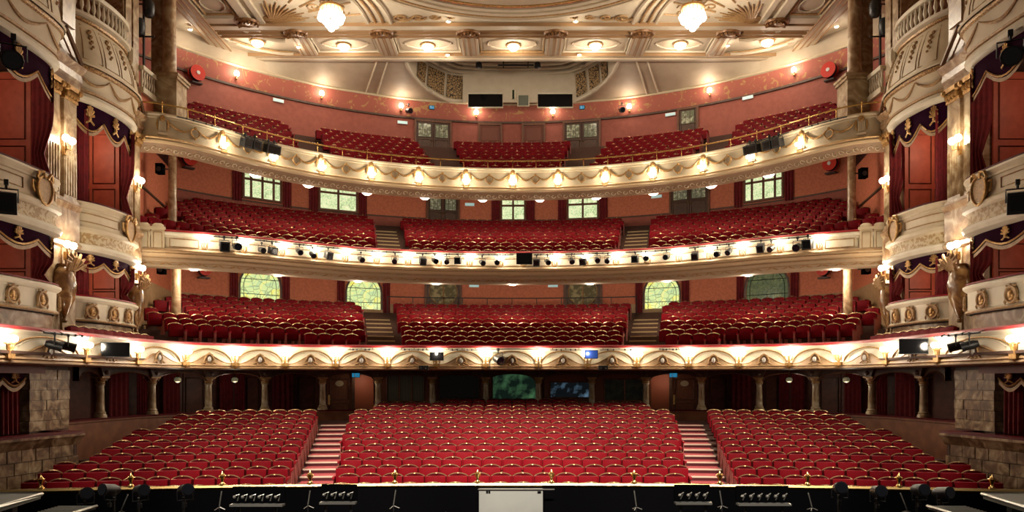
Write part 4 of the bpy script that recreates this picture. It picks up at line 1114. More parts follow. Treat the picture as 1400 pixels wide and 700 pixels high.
# ================================================================ ceiling
LINE = mat('moulding_shade_line', (.36, .21, .10), .5)  # brown of the shadow lines painted along the ceiling mouldings
ZC = 19.72; YE = 38.5; DC, DR = 26.0, 7.6
t = MB(); N = 96
outer, inner = [], []
for j in range(N + 1):
    a = 2 * pi * j / N; inner.append((DR * cos(a), DC + DR * sin(a), ZC))
    k = min(17.6 / max(abs(cos(a)), 1e-6), ((YE - DC) if sin(a) > 0 else 18.0) / max(abs(sin(a)), 1e-6))
    outer.append((k * cos(a), DC + k * sin(a), ZC))
t.loft(inner, outer)
ceil = tag(obj('ceiling', t, CEIL), 'ornate buff and cream plaster ceiling with coffers around a round dome', kind='structure')
dm = MB().lathe([(DR, 0), (DR, .5), (DR * .93, 1.4), (DR * .7, 2.6), (DR * .4, 3.3), (0.01, 3.5)], 48, (0, DC, ZC))
obj('dome', dm, CEILP, ceil)
def ringpts(r, z, n=80): return [(r * cos(2 * pi * j / n), DC + r * sin(2 * pi * j / n), z) for j in range(n)]
for r, w, m_ in ((7.66, .10, CEIL), (7.35, .05, GILT), (8.05, .12, CEIL), (8.35, .05, GILTD), (8.6, .09, CEIL)):
    obj('dome_ring', MB().tube(ringpts(r, ZC - .02), w, 6, True), m_, ceil)
obj('dome_bead', MB().tube(ringpts(7.48, ZC + .06), .10, 6, True), mat('rust_bead', (.45, .12, .04), .5, .2, (.22, .07, .02), 6, .45, .55, detail=0), ceil)
XB = [2.05, 6.1, 10.1]
def beam(x0, x1, y0, y1, h=.16, m=CEIL, nm='ceiling_beam'): return obj(nm, MB().box(x0, x1, y0, y1, ZC - h, ZC), m, ceil)
beam(-14.4, 14.4, 38.05, YE, .20); beam(-14.4, 14.4, 34.85, 35.25, .20); beam(-14.4, 14.4, 35.7, 35.95, .12)
beam(-14.4, 14.4, 38.28, YE + .04, .26)
for q in (34.80, 35.30, 35.66, 35.98, 38.0, 38.26):
    obj('shade_line', MB().box(-14.4, 14.4, q - .014, q + .014, ZC - .22, ZC - .06), LINE, ceil)
for s in (-1, 1):
    for x in XB:
        beam(s * x - .42, s * x + .42, 34.9, 38.1, .19)
        for q in (-.28, -.05, .05, .28): obj('shade_line', MB().box(s * x + q - .03, s * x + q + .03, 35.95, 38.05, ZC - .215, ZC - .18), LINE, ceil)
    beam(s * 14.2 - .35, s * 14.2 + .35, 8, YE, .22)
    for q in (-.38, -.12, .12, .38): obj('shade_line', MB().box(s * 14.2 + q - .03, s * 14.2 + q + .03, 8, YE, ZC - .25, ZC - .2), LINE, ceil)
    beam(s * 12.0 - .2, s * 12.0 + .2, 24, 35.0, .18); beam(s * 11.4 - .12, s * 11.4 + .12, 24, 35.0, .14)
    for y in (31.8, 34.4): beam(min(s * 12, s * 14), max(s * 12, s * 14), y - .25, y + .25, .18)
    # rounded corner rib, ribs sweeping towards the dome, panel frames
    for r, w in ((3.1, .11), (2.95, .04), (1.7, .09), (1.2, .06)):
        q = [(s * (10.9 + r * sin(pi / 2 * j / 12)), 34.9 + (r * 1.0) * cos(pi / 2 * j / 12), ZC - .08) for j in range(13)]
        obj('corner_rib', MB().tube(q, w, 6), CEIL if w > .05 else GILTD, ceil)
    for k, o in enumerate((-.55, -.2, .15, .5)):
        q = [(s * (6.1 + o + 1.9 * (1 - cos(a)) + 2.6 * (j / 12) ** 2 * .3), 34.85 - 4.6 * sin(a), ZC - .06) for j, a in [(j, pi / 2 * j / 12) for j in range(13)]]
        obj('sweeping_rib', MB().tube(q, .10 if k in (0, 3) else .06, 6), CEIL if k in (0, 3) else GILTD, ceil)
    for j, (xa, xb) in enumerate(((2.55, 5.6), (6.6, 9.6))):
        xa, xb = sorted((s * xa, s * xb))
        fr = MB().tube([(xa, 36.15, ZC - .05), (xb, 36.15, ZC - .05), (xb, 37.85, ZC - .05), (xa, 37.85, ZC - .05)], .06, 4, True)
        pn = obj('coffer_moulding', fr, CEIL, ceil)
        fr = MB(); cx = (xa + xb) / 2; hw = (xb - xa) / 2 - .35
        fr.tube([(cx + hw * cos(2 * pi * i / 24) * (1 - .12 * abs(sin(4 * pi * i / 24))), 37.0 + .55 * sin(2 * pi * i / 24), ZC - .04) for i in range(24)], .045, 4, True)
        obj('scroll_frame', fr, CEILP, pn)
        obj('coffer_panel', MB().box(xa + .15, xb - .15, 36.25, 37.75, ZC - .025, ZC - .005), CEILP, pn)
    # sunburst in the corner panel
    sb = MB()
    for k in range(13):
        a = pi / 2 * k / 12; L_ = 1.5 + .25 * (k % 2)
        c0 = (s * 10.9, 34.6)
        p0 = (c0[0] - s * .35 * cos(a), c0[1] - .35 * sin(a)); p1 = (c0[0] - s * L_ * cos(a), c0[1] - L_ * sin(a))
        sb.tube([(p0[0], p0[1], ZC - .05), (p1[0], p1[1], ZC - .04)], [.10, .02], 5)
    sb.ball((s * 10.9, 34.6, ZC), .45, 10, 5, (1, 1, .3))
    obj('sunburst', sb, GILTD, ceil)
    for k in range(6):
        a = pi / 2 * (k + .5) / 6; r0, r1 = 2.0, 4.2
        p = [(s * (10.9 - r * cos(a)), 34.6 - r * sin(a), ZC - .03) for r in (r0, r1)]
        obj('radial_rib', MB().tube(p, .05, 4), GILTD, ceil)
    # scroll ornaments beside the dome
    sc_ = MB()
    for k in range(4):
        cx = s * (5.0 - .75 * k); cy = 34.35 - .02 * k; r = .42 - .08 * k
        sc_.tube([(cx + r * (1 - i / 16) * cos(i * .7) * 1.1, cy + r * .8 * (1 - i / 16) * sin(i * .7), ZC - .05) for i in range(15)], .055 - .008 * k, 5)
    obj('scroll_ornament', sc_, GILTD, ceil)
    sc_ = MB()
    for k in range(5):
        cx = s * (7.6 + .55 * (k % 3)); cy = 33.9 - .5 * (k // 2); r = .34
        sc_.tube([(cx + r * (1 - i / 14) * cos(i * .7 + k), cy + r * (1 - i / 14) * sin(i * .7 + k), ZC - .04) for i in range(12)], .04, 4)
    obj('scroll_ornament', sc_, GILTD, ceil)
    pf = MB().tube([(s * 14.75, 29, ZC - .04), (s * 15.9, 29, ZC - .04), (s * 15.9, 35.6, ZC - .04), (s * 14.75, 37.6, ZC - .04)], .06, 4, True)
    obj('side_panel_moulding', pf, GILTD, ceil)
    for (ya, yb) in ((32.2, 34.0), (29.6, 31.4)):
        pf = MB().tube([(s * 12.4, ya, ZC - .05), (s * 13.7, ya, ZC - .05), (s * 13.7, yb, ZC - .05), (s * 12.4, yb, ZC - .05)], .06, 4, True)
        pp = obj('coffer_moulding', pf, GILTD, ceil)
        obj('scroll_frame', MB().tube([(s * 13.05 + .5 * cos(2 * pi * i / 16), (ya + yb) / 2 + .7 * sin(2 * pi * i / 16), ZC - .04) for i in range(16)], .04, 4, True), CEILP, pp)
# centre coffer
pn = obj('coffer_moulding', MB().tube([(-1.55, 36.15, ZC - .05), (1.55, 36.15, ZC - .05), (1.55, 37.85, ZC - .05), (-1.55, 37.85, ZC - .05)], .07, 4, True), GILTD, ceil)
obj('coffer_panel', MB().box(-1.4, 1.4, 36.25, 37.75, ZC - .025, ZC - .005), CEILP, pn)
obj('scroll_frame', MB().tube([(1.2 * cos(2 * pi * i / 24), 37.0 + .55 * sin(2 * pi * i / 24), ZC - .04) for i in range(24)], .045, 4, True), CEILP, pn)
# shell rosettes at the beam crossings
sh = MB().lathe([(.46, -.02), (.42, -.10), (.30, -.06)], 16, (0, 0, 0), 1, .8)
for k in range(9):
    a = pi * (k / 8); sh.tube([(.05 * cos(a), .2 - .06, -.08), (.36 * cos(a), .2 - .42 * sin(a) + .05, -.10)], [.03, .06], 5)
SHM = sh.mesh('shell_rosette', mat('antique_shell', (.30, .15, .055), .45, .2, (.14, .06, .02), 10, .4, .6))
for x, y in [(s * x, 35.5) for s in (-1, 1) for x in XB] + [(-12.0, 34.4), (12.0, 34.4)]:
    put('shell_rosette', SHM, ceil, (x, y, ZC - .18), 0, (1.25, 1.1, 1.2))

# sloping soffit between the ceiling edge and the balcony wall, cut by the central recess
EA, EB = 5.45, 5.4
def ye(x): return YE + (EB * sqrt(1 - (x / EA) ** 2) if abs(x) < EA else 0)
WB_end = 15.5
def wb(x): return 23.0 + sqrt(400 - min(abs(x), 16.9) ** 2)
ZW = 18.93
def zs(x, y): 
    w_ = wb(x); f = 0 if w_ <= YE else (y - YE) / (w_ - YE); return ZC + (ZW - ZC) * min(1, max(0, f))
t = MB()
for half in ((-13.6, -3.3), (3.3, 13.6)):
    n = 60; xs = [half[0] + (half[1] - half[0]) * j / n for j in range(n + 1)]
    A, B = [], []
    for x in xs:
        yw = max(wb(x), YE + .01); a = min(ye(x), yw - .02) if abs(x) < EA else YE
        A.append((x, a, zs(x, a))); B.append((x, yw, ZW if wb(x) > YE else ZC))
    t.loft(A, B)
for s in (-1, 1):                                          # corners beside the ceiling field
    Pc = Path([(s * x, wb(x) - .03) for x in ((16.9, 15.5, 14.5, 13.5, 12.5, 11.5) if s < 0 else (11.5, 12.5, 13.5, 14.5, 15.5, 16.9))])
    t.sweep(Pc, [(0, 18.8), (0, 19.74)])
    q = [(s * x, max(wb(x), 30), ZW) for x in (13.6, 14.2, 14.8, 15.4, 15.5)]
    t.loft([(s * x, YE, ZC) for x in (13.6, 14.2, 14.8, 15.4, 15.5)], q)
soff = tag(obj('ceiling_cove', t, CEILP), 'plain sloping cove between the ceiling edge and the rose frieze', kind='structure')
for s in (-1, 1):
    for xa, xb in ((6.2, 7.4), (6.75, 7.95)):
        obj('cove_rib', MB().tube([(s * xa, YE, ZC - .03), (s * xb, wb(xb), ZW - .02)], .05, 4), CEIL, soff)
# recess: drum, rim mouldings, grilles, flat top and the booth wall
ZT = 20.9
rim = [(EA * cos(pi * j / 40), min(YE + EB * sin(pi * j / 40), wb(EA * cos(pi * j / 40)) - .02)) for j in range(41)]
rec = tag(obj('ceiling_recess', MB().loft([(x, y, zs(x, y)) for x, y in rim], [(x * .97, YE + (y - YE) * .97, ZT) for x, y in rim]), CEIL), 'half-round plaster recess above the control booth', kind='structure')
obj('recess_top', MB().add([(x, y, ZT) for x, y in rim] + [(-EA, YE - 1.5, ZT), (EA, YE - 1.5, ZT)], [tuple(range(41)) + (41, 42)]), CEILP, rec)
obj('recess_front', MB().box(-EA, EA, YE - .05, YE, ZC, ZT), CEILP, rec)
obj('rim_moulding', MB().tube([(x, y - .02, zs(x, y) - .02) for x, y in rim if x > 3.35], .10, 6), CEIL, rec)
obj('rim_moulding', MB().tube([(x, y - .02, zs(x, y) - .02) for x, y in rim if x < -3.35], .10, 6), CEIL, rec)
for r_, z_, w_ in ((.80, 20.75, .10), (.86, 20.62, .07), (.92, 20.5, .10)):
    obj('ring_moulding', MB().tube([(x * r_, YE + (y - YE) * r_, z_) for x, y in rim], w_, 6), CEIL, rec)
GRM = mat('pierced_gilt_grille', (.012, .008, .005), .5, .2, (.40, .26, .12), 7, .06, .10, tex='voronoi')
for s in (-1, 1):
    for (a, b) in (((.26, .52), (.56, .80), (.83, .93)) if s < 0 else ((.50, .66), (.70, .84), (.87, .94))):
        n = 8; lo, hi = [], []
        for j in range(n + 1):
            th = math.acos(min(1, max(-1, .36 + .62 * (a + (b - a) * j / n)))) 
            x = EA * cos(th); y = min(YE + EB * sin(th), wb(x) - .04)
            lo.append((s * x * .985, YE + (y - YE) * .985, zs(x, y) + .14)); hi.append((s * x * .965, YE + (y - YE) * .965, 20.35))
        obj('grille', MB().loft(lo, hi), GRM, rec)
bw = thing('control_booth', 'cream booth wall with dark projection windows above the rose frieze', 'booth')
yb = 42.5
obj('booth_wall', MB().box(-2.75, 3.62, yb, yb + .1, ZW - .1, ZT), CEIL, bw)
for (xa, xb, y0, y1, nm, g) in ((-60, -12.5, 128, 147, 'booth_window', SCREEN), (35, 83, 128, 147, 'booth_window', SCREEN), (-2, 11, 128, 144, 'booth_hatch', GLASSD), (8, 23, 130, 145, 'booth_hatch', mat('grey_hatch', (.14, .15, .11), .5))):
    za, zb = zy(y1, yb), zy(y0, yb); a, b = xa * yb / F, xb * yb / F
    if nm == 'booth_hatch' and xa < 0: a, b, za, zb = -.02 * 1, .16, zy(136, yb), zy(123, yb)
    f = obj('window_surround', MB().tube([(a, yb - .02, za), (b, yb - .02, za), (b, yb - .02, zb), (a, yb - .02, zb)], .05, 4, True), CREAM2, bw)
    obj(nm, MB().box(a, b, yb - .03, yb - .01, za, zb), g, f)

t = thing('recess_lighting_bar', 'short black bar with two small lamps hanging in the plaster recess', 'lighting bar', (0, 40.2, zy(89, 40.2)))
obj('pipe', MB().tube([(-.75, 0, 0), (1.15, 0, 0)], .05, 6), BLACK, t)
for x in (-.45, .85): obj('hanger', MB().tube([(x, 0, -.15), (x, 0, 1.2)], .035, 5), BLACK, t)
for x in (-1.75, 1.35): obj('lamp_can', MB().lathe([(.06, .18), (.16, .10), (.18, -.12), (.12, -.16)], 10, (x, 0, 0)).lathe([(.02, .15), (.02, 1.2)], 5, (x, 0, 0)), BLACK, t)
# ================================================================ seats
SEATM = [VELVET, VELVETD, TRIM, BRASS, SEATMETAL, ARMPAD]
def arch_z(x): return .80 + .08 * (1 - (x / .25) ** 2) ** .8
xs_ = [.25, .19, .11, 0, -.11, -.19, -.25]
def seat_parts():
    back = MB(); fr = [(-.25, .36), (.25, .36)] + [(x, arch_z(x) if abs(x) < .25 else .80) for x in xs_]
    n = len(fr); tilt = lambda z: .13 * (z - .36)
    vs = [(x, 0 + tilt(z), z) for x, z in fr] + [(x, .07 + tilt(z), z) for x, z in fr]
    back.add(vs, [tuple(range(n)), tuple(range(2 * n - 1, n - 1, -1))] + [(i, i + n, (i + 1) % n + n, (i + 1) % n) for i in range(n)])
    cush = MB(); g = []
    for j in range(4):
        for i in range(5):
            x = -.235 + .47 * i / 4; z = .40 + .425 * j / 3
            b = -.035 * sin(pi * i / 4) * sin(pi * (j + .3) / 3.6)
            g.append((x, -.10 + b + .06 * (z - .4), z))
    back_ = [(x, .0 + .12 * (z - .36), z) for x, _, z in g]
    fs = [(j * 5 + i, j * 5 + i + 1, j * 5 + i + 6, j * 5 + i + 5) for j in range(3) for i in range(4)]
    e = [0, 1, 2, 3, 4, 9, 14, 19, 18, 17, 16, 15, 10, 5]
    fs += [(e[i], e[i] + 20, e[(i + 1) % 14] + 20, e[(i + 1) % 14]) for i in range(14)]
    cush.add(g + back_, fs)
    trim = MB().tube([(x, .035 + .13 * (arch_z(x) - .36 if abs(x) < .25 else .44), (arch_z(x) if abs(x) < .25 else .80) + .008) for x in xs_], .016, 4)
    plate = MB().ball((0, .045, .888), .021, 6, 4, (1.3, 1, .9))
    std = MB().box(-.012, .012, -.30, .10, 0, .58)
    arm = MB().box(-.030, .030, -.33, .04, .58, .635)
    return back, cush, trim, plate, std, arm
sp_ = seat_parts()
SEATN = ('backrest', 'seat_cushion', 'top_trim', 'number_plate', 'standard', 'armrest')
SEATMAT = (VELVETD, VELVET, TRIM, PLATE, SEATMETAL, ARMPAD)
SEATMESH = [p.mesh(nm, m_) for p, nm, m_ in zip(sp_, SEATN, SEATMAT)]

def real_seat(x, y, z, rz, label, group, first=False, last=False):
    t = thing('theatre_chair', label, 'seat', (x, y, z), rz, group)
    for i in range(4): put(SEATN[i], SEATMESH[i], t)
    put('standard', SEATMESH[4], t, (.265, 0, 0)); put('armrest', SEATMESH[5], t, (.265, 0, 0))
    if first: put('standard', SEATMESH[4], t, (-.265, 0, 0)); put('armrest', SEATMESH[5], t, (-.265, 0, 0))
    return t

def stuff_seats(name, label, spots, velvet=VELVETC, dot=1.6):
    base = MB()
    for i, p in enumerate(sp_):
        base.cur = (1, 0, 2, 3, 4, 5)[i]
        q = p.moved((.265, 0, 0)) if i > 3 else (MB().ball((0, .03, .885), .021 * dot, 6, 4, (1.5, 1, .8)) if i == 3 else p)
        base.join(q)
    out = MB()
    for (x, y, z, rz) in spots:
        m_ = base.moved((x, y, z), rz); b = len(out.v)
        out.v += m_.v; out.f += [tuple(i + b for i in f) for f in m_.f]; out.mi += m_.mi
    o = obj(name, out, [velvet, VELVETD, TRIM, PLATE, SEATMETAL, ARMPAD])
    tag(o, label, 'seats', kind='stuff')
    return o

def arcx(path, y):                       # |x| of a tier path at depth y (right half)
    h = [p for p in path.p if p[0] >= 0]
    best = 99
    for a, b in zip(h, h[1:]):
        if min(a[1], b[1]) <= y <= max(a[1], b[1]) and abs(a[1] - b[1]) > 1e-6:
            best = min(best, a[0] + (b[0] - a[0]) * (y - a[1]) / (b[1] - a[1]))
    return best
PITCH = .535
stalls = []
for k in range(16):
    r = SC_R + ROW * k; z = RISE * k
    hc = half_c(k) if k < 13 else (5.35 if k < 15 else 2.85)
    n = int(2 * hc / PITCH + .01)
    for j in range(n):
        an = (j - (n - 1) / 2) * PITCH / r
        stalls.append((r * sin(an), SC_Y + r * cos(an), z, -an, 'centre', k, (j + 1 if j < n / 2 else n - j, 'left' if j < n / 2 else 'right'), j == 0))
    if k > 12: continue
    for s in (-1, 1):
        x0 = half_c(k) + 1.04 + .29; j = 0; row = []
        while True:
            an = math.asin(x0 / r) + j * PITCH / r; x = r * sin(an); y = SC_Y + r * cos(an)
            lim = (11.15 + .10 * min(k, 3)) if y < 21.4 else min(arcx(ARCADE, y), 12.3) - .62
            if x > lim: break
            row.append((s * x, y, z, -s * an, 'left' if s < 0 else 'right', k, (j + 1, ''), False)); j += 1
        for i, q in enumerate(row):
            edge = (i == 0 and s > 0) or (i == len(row) - 1 and s < 0)
            stalls.append(q[:7] + (edge,))
stalls.sort(key=lambda q: q[1])
NEAR = 300
for (x, y, z, rz, blk, k, end, first) in stalls[:NEAR]:
    lb = 'red tip-up seat, %s from the %saisle, %s row behind the pit rail, %s block' % (ORD[end[0] - 1], end[1] + ' ' if end[1] else '', ORD[k], blk)
    real_seat(x, y, z, rz, lb, '%s row seats, %s stalls block' % (ORD[k], blk), first)
stuff_seats('rear_stalls_seats', 'rows of red velvet seats at the back of the stalls under the dress circle', [q[:4] for q in stalls[NEAR:]], VELVET, 1.0)

def tier_seats(T, n, cen, sides, ok):
    out = []
    for k in range(n):
        r = T['R0'] + T['step'] * k; z = T['z0'] + T['rise'] * k; f = k / 9
        hc = cen[0] + (cen[1] - cen[0]) * f; m_ = int(2 * hc / PITCH)
        for j in range(m_):
            an = (j - (m_ - 1) / 2) * PITCH / r; out.append((r * sin(an), T['C'] + r * cos(an), z, -an))
        for (a0, a1, b0, b1) in sides:
            for s in (-1, 1):
                x0 = a0 + (a1 - a0) * f + .27 + (PITCH / 2 if k % 2 else 0); xe = b0 + (b1 - b0) * f; j = 0
                while True:
                    an = math.asin(min(.999, x0 / r)) + j * PITCH / r; x = r * sin(an); y = T['C'] + r * cos(an); j += 1
                    if x > xe - .2 or an > 1.4: break
                    if ok(x, y, k): out.append((s * x, y, z, -s * an))
    return out
def side_ok(x, y): return x < 14.3 + (y - 28.2) * .195 - .45 and all((x - a) ** 2 + (y - b) ** 2 > .30 for a, b in ((13.75, 30.8), (13.15, 29.8)))
def ok_d(x, y, k): return side_ok(x, y) and (y > 28.0 or x < 12.9) and y > 27.4 and x * F / y < 507 and y > fronty(DRESS, x) + .75
def ok_u(x, y, k): return side_ok(x, y) and y > 28.0 and x * F / y < 512 and y > fronty(UPPER, x) + .65
def ok_b(x, y, k): return y > 29.6 and x * F / y < 446 and y > fronty(BALC, x) + .60 and y < wb(x) - .5
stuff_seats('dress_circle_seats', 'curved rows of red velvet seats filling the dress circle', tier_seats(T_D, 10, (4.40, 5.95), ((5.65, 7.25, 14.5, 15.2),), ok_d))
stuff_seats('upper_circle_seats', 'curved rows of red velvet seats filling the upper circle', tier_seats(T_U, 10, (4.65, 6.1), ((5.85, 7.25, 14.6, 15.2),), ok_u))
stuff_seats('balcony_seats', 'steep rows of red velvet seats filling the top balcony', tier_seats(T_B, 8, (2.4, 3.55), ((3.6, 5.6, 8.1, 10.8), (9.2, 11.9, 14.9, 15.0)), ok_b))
for s in (-1, 1):
    side = 'left' if s < 0 else 'right'
    for i in range(9):
        d = 22.15 + .545 * i
        real_seat(s * 12.72, d, 4.02, s * pi / 2 * -.82, 'red velvet seat, %s from the stage in the single row below the %s boxes' % (ORD[i], side), 'side seats below the %s boxes' % side, i == 0)

# ================================================================ ceiling lamps and chandeliers
bowl = MB().lathe([(.01, -.26), (.14, -.24), (.26, -.14), (.30, -.04)], 14).mesh('glass_bowl', BULBC)
rimm = MB().lathe([(.30, -.06), (.36, -.05), (.36, .0), (.28, .0)], 14).mesh('bowl_rim', GILT)
for i, (px, yy) in enumerate(((352, 57), (470, 62), (585, 62), (702, 62), (814, 61), (930, 60), (1049, 56))):
    z = ZC - .05; d = (z - EYE) * F / (520 - yy)
    t = thing('ceiling_light', row_label(i, 7, 'round lit glass bowl', 'the ceiling coffers'), 'ceiling light', ((px - 700) * d / F, d, z), 0, 'bowl lights of the main ceiling')
    put('glass_bowl', bowl, t); put('bowl_rim', rimm, t)
    lamp('bowl_light', 'POINT', (0, 0, -.55), 68, WARM, .25, parent=t)
for pth, pxs, nm, dz in ((BALC.off(-.75), [350, 422, 502, 581, 660, 738, 815, 893, 972, 1050], 'balcony', 11.93), (UPPER.off(-1.0), [265, 380, 489, 596, 701, 807, 912, 1023, 1143], 'upper circle', 7.78)):
    for i, px in enumerate(pxs):
        x, y, rz, nn = pth.at(pth.px(px))
        t = thing('soffit_light', row_label(i, len(pxs), 'shallow lit bowl', 'the %s soffit' % nm), 'ceiling light', (x, y, dz), 0, 'bowl lights under the %s' % nm)
        put('glass_bowl', bowl, t, sc=(1.0, 1.0, .95)); put('bowl_rim', rimm, t)
        lamp('bowl_light', 'POINT', (0, .1, -.45), 80 if nm == 'balcony' else 105, WARM, .22, parent=t)
for i, (px, yy) in enumerate(((260, 40), (408, 64), (613, 29), (612, 75), (787, 29), (792, 75), (995, 62), (1144, 36))):
    z = ZC - .21; d = (z - EYE) * F / (520 - yy)
    t = thing('ceiling_spotlight', 'tiny bright spotlight recessed in the ceiling mouldings', 'spotlight', ((px - 700) * d / F, d, z), 0, 'tiny ceiling spotlights')
    obj('lamp_face', MB().lathe([(.01, -.03), (.06, -.03), (.08, 0)], 10), SPARK, t); obj('collar', MB().lathe([(.08, 0), (.11, -.03), (.11, .02)], 10), CEIL, t)
    lamp('spot_light', 'POINT', (0, 0, -.35), 14, WARM, .08, parent=t)
for s in (-1, 1):
    d = 32.2; x = s * 247 * d / F
    t = thing('chandelier', 'crystal chandelier of clustered lit globes under the %s ceiling panel' % ('left' if s < 0 else 'right'), 'chandelier', (x, d, 18.55))
    obj('crown_ring', MB().lathe([(.46, .42), (.52, .46), (.50, .56), (.44, .58)], 18).lathe([(.03, .5), (.03, 1.17)], 6), GILT, t)
    for k in range(8):
        a = 2 * pi * k / 8
        obj('glass_globe', MB().ball((.42 * cos(a), .42 * sin(a), .10), .17, 10, 6), CRYSTAL, t)
    for k in range(4):
        a = 2 * pi * (k + .5) / 4
        obj('glass_globe', MB().ball((.20 * cos(a), .20 * sin(a), -.14), .16, 10, 6), CRYSTAL, t)
    obj('glass_globe', MB().ball((0, 0, -.34), .15, 10, 6), CRYSTAL, t)
    bd = MB()
    for k in range(18):
        a = 2 * pi * k / 18; bd.tube([(.48 * cos(a), .48 * sin(a), .44), (.46 * cos(a), .46 * sin(a), .24)], [.012, .03], 4)
    obj('crystal_drops', bd, WHITE, t)
    lamp('chandelier_light', 'POINT', (0, -.2, -.75), 500, WARM, .4, parent=t)
# lamps on the rose frieze
for i, (px, yy) in enumerate(((322, 103), (439, 130), (548, 147), (651, 156), (756, 155), (861, 148), (971, 126), (1087, 98))):
    x, y, rz, nn = WALL_B.at(WALL_B.px(px))
    sconce('wall', (x + nn[0] * .03, y + nn[1] * .03, zy(yy, y)), rz, row_label(i, 8, 'frosted wall lamp', 'the rose frieze'), 'lamps on the rose frieze', 22, .12)

# ================================================================ small fixtures
def reel(path, px, yy, label, r=.34):
    x, y, rz, nn = path.at(path.px(px)); z = zy(yy, y)
    t = thing('fire_hose_reel', label, 'hose reel', (x + nn[0] * .34, y + nn[1] * .34, z), rz)
    obj('reel_drum', MB().tube([(0, -.14, 0), (0, .14, 0)], r * .55, 14), HOSE, t)
    for yy_ in (-.15, .15): obj('reel_disc', MB().prism([(r * cos(2 * pi * j / 20), r * sin(2 * pi * j / 20)) for j in range(20)], yy_ - .015, yy_ + .015), HOSE, t)
    obj('hub', MB().prism([(.09 * cos(2 * pi * j / 10), .09 * sin(2 * pi * j / 10)) for j in range(10)], -.20, -.16), WHITE, t)
    obj('hose_coil', MB().tube([(r * .78 * cos(2 * pi * j / 18), 0, r * .78 * sin(2 * pi * j / 18)) for j in range(18)], .09, 6, True), BLACK, t)
    obj('wall_bracket', MB().box(-.05, .05, .1, .25, -.3, .1).box(-.25, .25, -.1, .2, -r - .12, -r - .06), BLACK, t)
reel(WALL_U, 254, 219, 'red fire hose reel on the wall left of the upper circle windows')
reel(WALL_U, 1140, 226, 'red fire hose reel on the wall right of the upper circle windows')
reel(WALL_D, 275, 370, 'red fire hose reel left of the dress circle arched windows', .28)
reel(WALL_D, 1130, 370, 'red fire hose reel right of the dress circle arched windows', .28)
reel(WALL_B, 264, 103, 'red fire hose reel at the left end of the rose frieze', .36)
reel(WALL_B, 1139, 99, 'red fire hose reel at the right end of the rose frieze', .36)

# theatre lanterns: two housings
lan = {}
lan['round'] = (MB().tube([(0, .22, .02), (0, .12, .01), (0, -.10, 0), (0, -.18, -.01)], [.07, .115, .115, .13], 12).mesh('housing', BLACK), MB().tube([(0, -.19, -.01), (0, -.195, -.01)], .105, 12).mesh('lens', LENS))
lan['box'] = (MB().box(-.13, .13, -.16, .14, -.14, .14).box(-.15, .15, -.20, -.16, -.16, .16).mesh('housing', BLACK), MB().box(-.11, .11, -.206, -.20, -.11, .11).mesh('lens', SCREEN))
yok = MB().tube([(-.15, 0, 0), (-.15, 0, .2), (.15, 0, .2), (.15, 0, 0)], .014, 4).tube([(0, 0, .2), (0, 0, .30)], .02, 5).box(-.03, .03, -.03, .03, .26, .34).mesh('yoke', BLACK)
def lantern(kind, loc, rz, label, group, tilt=.0, sc=1.0, up=True):
    t = thing('stage_lantern', label, 'stage light', loc, rz, group)
    a = put('housing', lan[kind][0], t, sc=(sc,) * 3); a.rotation_euler = (tilt, 0, 0)
    b = put('lens', lan[kind][1], a)
    put('yoke', yok, t, sc=(sc, sc, sc if up else -sc))
    return t
def bar(path, pa, pb, o, z, label, group=None, r=.022):
    a, b = path.px(pa), path.px(pb); n = 6
    t = thing('lighting_bar', label, 'lighting bar', (0, 0, 0), 0, group)
    obj('pipe', MB().tube([on(path, a + (b - a) * j / n, o, z) for j in range(n + 1)], r, 5), BLACK, t)
    hk = MB()
    for f in (.08, .5, .92): hk.tube([on(path, a + (b - a) * f, o, z), on(path, a + (b - a) * f, -.02, z + .10)], .012, 4)
    obj('bracket_arms', hk, BLACK, t)
    for f in (.2, .35, .65, .8): obj('clamp', MB().ball(on(path, a + (b - a) * f, o + .02, z), .04, 5, 4), BLACK, t)
for i, (a, b) in enumerate(((291, 328), (346, 381), (398, 466), (485, 550), (568, 638), (650, 702), (730, 758), (773, 838), (856, 920), (945, 1010), (1028, 1110))):
    bar(UPPER, a, b, .26, 8.70, row_label(i, 11, 'black lighting bar', 'the upper circle front'), 'lighting bars on the upper circle')
random.seed(3)
for i, px in enumerate((305, 322, 355, 369, 406, 424, 445, 491, 539, 577, 594, 610, 626, 659, 680, 734, 749, 782, 798, 817, 832, 870, 884, 914, 954, 984, 1000, 1043, 1057, 1092, 1106)):
    x, y, rz, nn = UPPER.at(UPPER.px(px))
    k = 'box' if i % 3 == 0 else 'round'
    big = 1.15 if px < 330 or px > 1085 else .92
    lantern(k, (x + nn[0] * .30, y + nn[1] * .30, 8.38 + random.uniform(-.05, .05)), rz + random.uniform(-.3, .3), row_label(i, 31, 'black %s lantern' % ('square' if k == 'box' else 'round'), 'the upper circle front'), '%s lanterns on the upper circle' % k, random.uniform(.1, .5), big)
